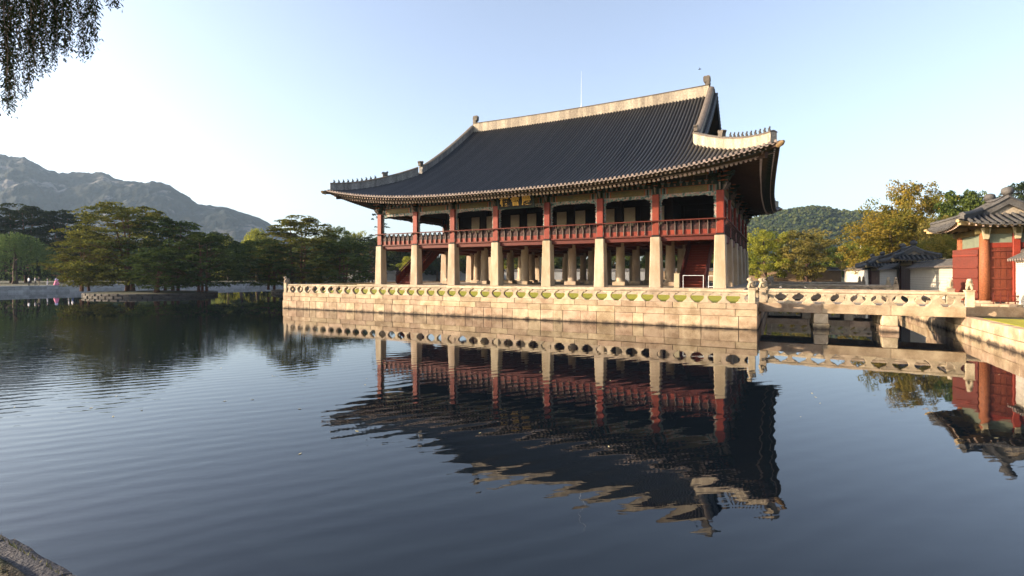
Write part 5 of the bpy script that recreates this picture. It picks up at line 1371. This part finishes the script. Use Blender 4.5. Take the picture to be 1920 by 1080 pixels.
# far white houses in the trees
for (px, D, w_, h_, lab) in ((1632, 230, 8, 4, 'tiny white house under the wooded hill'), (1652, 215, 5, 3.2, 'second tiny white house, half hidden by the orange tree')):
    p = at(px, D, 1); zz = zat(470, D); e = tag(empty('house', (p.x,p.y,zz)), lab, 'house')
    s = MB(); s.box(-w_/2,w_/2,-3,3,-14,h_*.6); ob('wall', s, M['white'], e)
    s = MB(); s.prism([(-w_/2-.4,h_*.6),(w_/2+.4,h_*.6),(0,h_)], -3.3, 3.3, 'y'); ob('roof', s, M['stonegrey'], e)
    for k in (-1,1): s = MB(); s.box(k*w_/4-.5,k*w_/4+.5,-3.03,-3.0,.2,1.4); ob('window', s, M['black'], e)

# ------------------------------------------------------------------ people on the far bank
def person(px, D, label, top, bottom, h=1.65, pose=0, skirt=None, face=None, item=None):
    ap = [.20,.38,.30][pose % 3]; arm = [(.24,.0,.82),(.30,.12,1.05),(.22,.25,1.15)][pose % 3]
    vs = [(0,0,.92,.13),(0,0,1.12,.12),(0,.01,1.36,.15),(0,0,1.50,.055),(0,.02,1.58,.075),(0,.02,1.70,.085),
          (.09,0,.88,.09),(.10,.05,.48,.06),(.10,-.02,.06,.045),(.10,.10,.03,.035),(-.09,0,.88,.09),(-.11,-.06,.48,.06),(-.11,-.12,.06,.045),(-.11,0.0,.03,.035),
          (.19,0,1.42,.055),(.25,-.02,1.15,.042),(arm[0],arm[1],arm[2],.032),(-.19,0,1.42,.055),(-.25,-.02,1.15,.042),(-arm[0],arm[1]*.3,.88,.032)]
    ed = [(0,1),(1,2),(2,3),(3,4),(4,5),(0,6),(6,7),(7,8),(8,9),(0,10),(10,11),(11,12),(12,13),(2,14),(14,15),(15,16),(2,17),(17,18),(18,19)]
    m_ = skin(vs, ed, 'body', [M['skin'], top, bottom, M['black']], 1)
    for p in m_.polygons:
        z = p.center.z; x = abs(p.center.x)
        p.material_index = 0 if (z > 1.47 or (x > .2 and z < .98)) else (1 if z > .93 else (2 if z > .09 else 3))
    D = 120/(.468 - (px-960)/949*.8835) + .9 + (D-100)*.4
    e = empty('person', at(px, D, 1.16), rnd.uniform(0,6.28) if face is None else face); e.scale = (h/1.78,)*3; tag(e, label, 'person', 'visitors on the far bank')
    link('body', m_, e)
    hm = MB(); hm.lathe([(.03,1.79),(.085,1.76),(.098,1.70),(.09,1.63),(.07,1.58)][::-1], 10, (0,-.005)); ob('hair', hm, M['hair'], e, smooth=True)
    if skirt: s = MB(); s.lathe([(.46,.04),(.42,.35),(.30,.8),(.14,1.18)], 14); ob('skirt', s, skirt, e, smooth=True)
    if item: s = MB(); s.cbox(-.14,.14,-.26,-.14,1.05,1.42,.03); ob('backpack', s, item, e)
    return e
W_, DK, GR, BL, PK, KH = plain('cloth_white',(.75,.75,.78)), plain('cloth_dark',(.03,.03,.035)), plain('cloth_grey',(.25,.25,.27)), plain('cloth_blue',(.10,.14,.30)), plain('cloth_pink',(.75,.22,.36)), plain('cloth_khaki',(.30,.25,.17))
person(54, 101, 'person in a white shirt and dark trousers, leftmost on the far bank', W_, DK, pose=0)
person(66, 101.5, 'person in a pale top standing second from the left on the far bank', GR, DK, pose=1)
person(73, 103, 'person in dark clothes just right of the pale topped one on the far bank', DK, KH, pose=2)
person(89, 101, 'person in a grey top and white trousers near the pink skirt on the far bank', GR, W_, 1.45, pose=1)
person(106, 100, 'person in a pale blue jacket above a wide pink skirt on the far bank', plain('cloth_paleblue',(.55,.62,.85)), DK, pose=2, skirt=PK)
person(129, 101, 'person in white seen under the left pine branches', W_, GR, pose=0)
person(136, 101.5, 'person in white and blue, rightmost under the left pine branches', W_, BL, pose=1, item=BL)

# a small bird in the sky right of the ridge end
p = at(1312, 60, zat(130, 60)); e = MB(); e.tube([(-.18,0,0),(0,0,.02),(.2,0,.01)], [.02,.06,.01], 6)
e.add([(0,-.02,.03),(.1,-.02,.03),(-.02,-.45,.10)], [(0,1,2)]); e.add([(0,.02,.03),(.1,.02,.03),(-.02,.45,.10)], [(0,2,1)])
tag(ob('bird', e, M['black'], loc=p), 'tiny dark bird in the sky above the right ridge end', 'bird')

# floating leaves and specks on the pond
fl_ = MB(); r_ = random.Random(12)
for _ in range(420):
    px_, D_ = r_.uniform(-100, 1900), 9 + 62*r_.random()**1.1; p = at(px_, D_, .004)
    if PLX0-.4 < p.x < PLX1+.4 and p.y > PLY0-.4 or p.x > PX1-.4 or p.y < PY0+.5: continue
    if r_.random() < .5 and px_ > 700: continue
    a = r_.uniform(0, pi); l = r_.uniform(.02, .055); u_ = Vector((cos(a), sin(a), 0))*l; v_ = Vector((-sin(a), cos(a), 0))*l*.5
    fl_.add([p-u_, p-v_+Vector((0,0,.006)), p+u_+Vector((0,0,.01)), p+v_], [(0,1,2,3)])
tag(ob('floating_leaves', fl_, M['leaffloat']), kind='stuff')

# ------------------------------------------------------------------ haze
hz_ = MB(); hz_.box(-1900, 1900, -500, 2100, -2.6, 420)
ho = ob('haze', hz_, None or [], None); tag(ho, kind='stuff')
hm = bpy.data.materials.new('haze'); hm.use_nodes = True; n = hm.node_tree.nodes; n.clear()
pv_ = n.new('ShaderNodeVolumePrincipled'); pv_.inputs['Density'].default_value = .00011; pv_.inputs['Color'].default_value = (.55,.75,1,1); pv_.inputs['Anisotropy'].default_value = .1
o_ = n.new('ShaderNodeOutputMaterial'); hm.node_tree.links.new(pv_.outputs[0], o_.inputs['Volume']); ho.data.materials.append(hm)
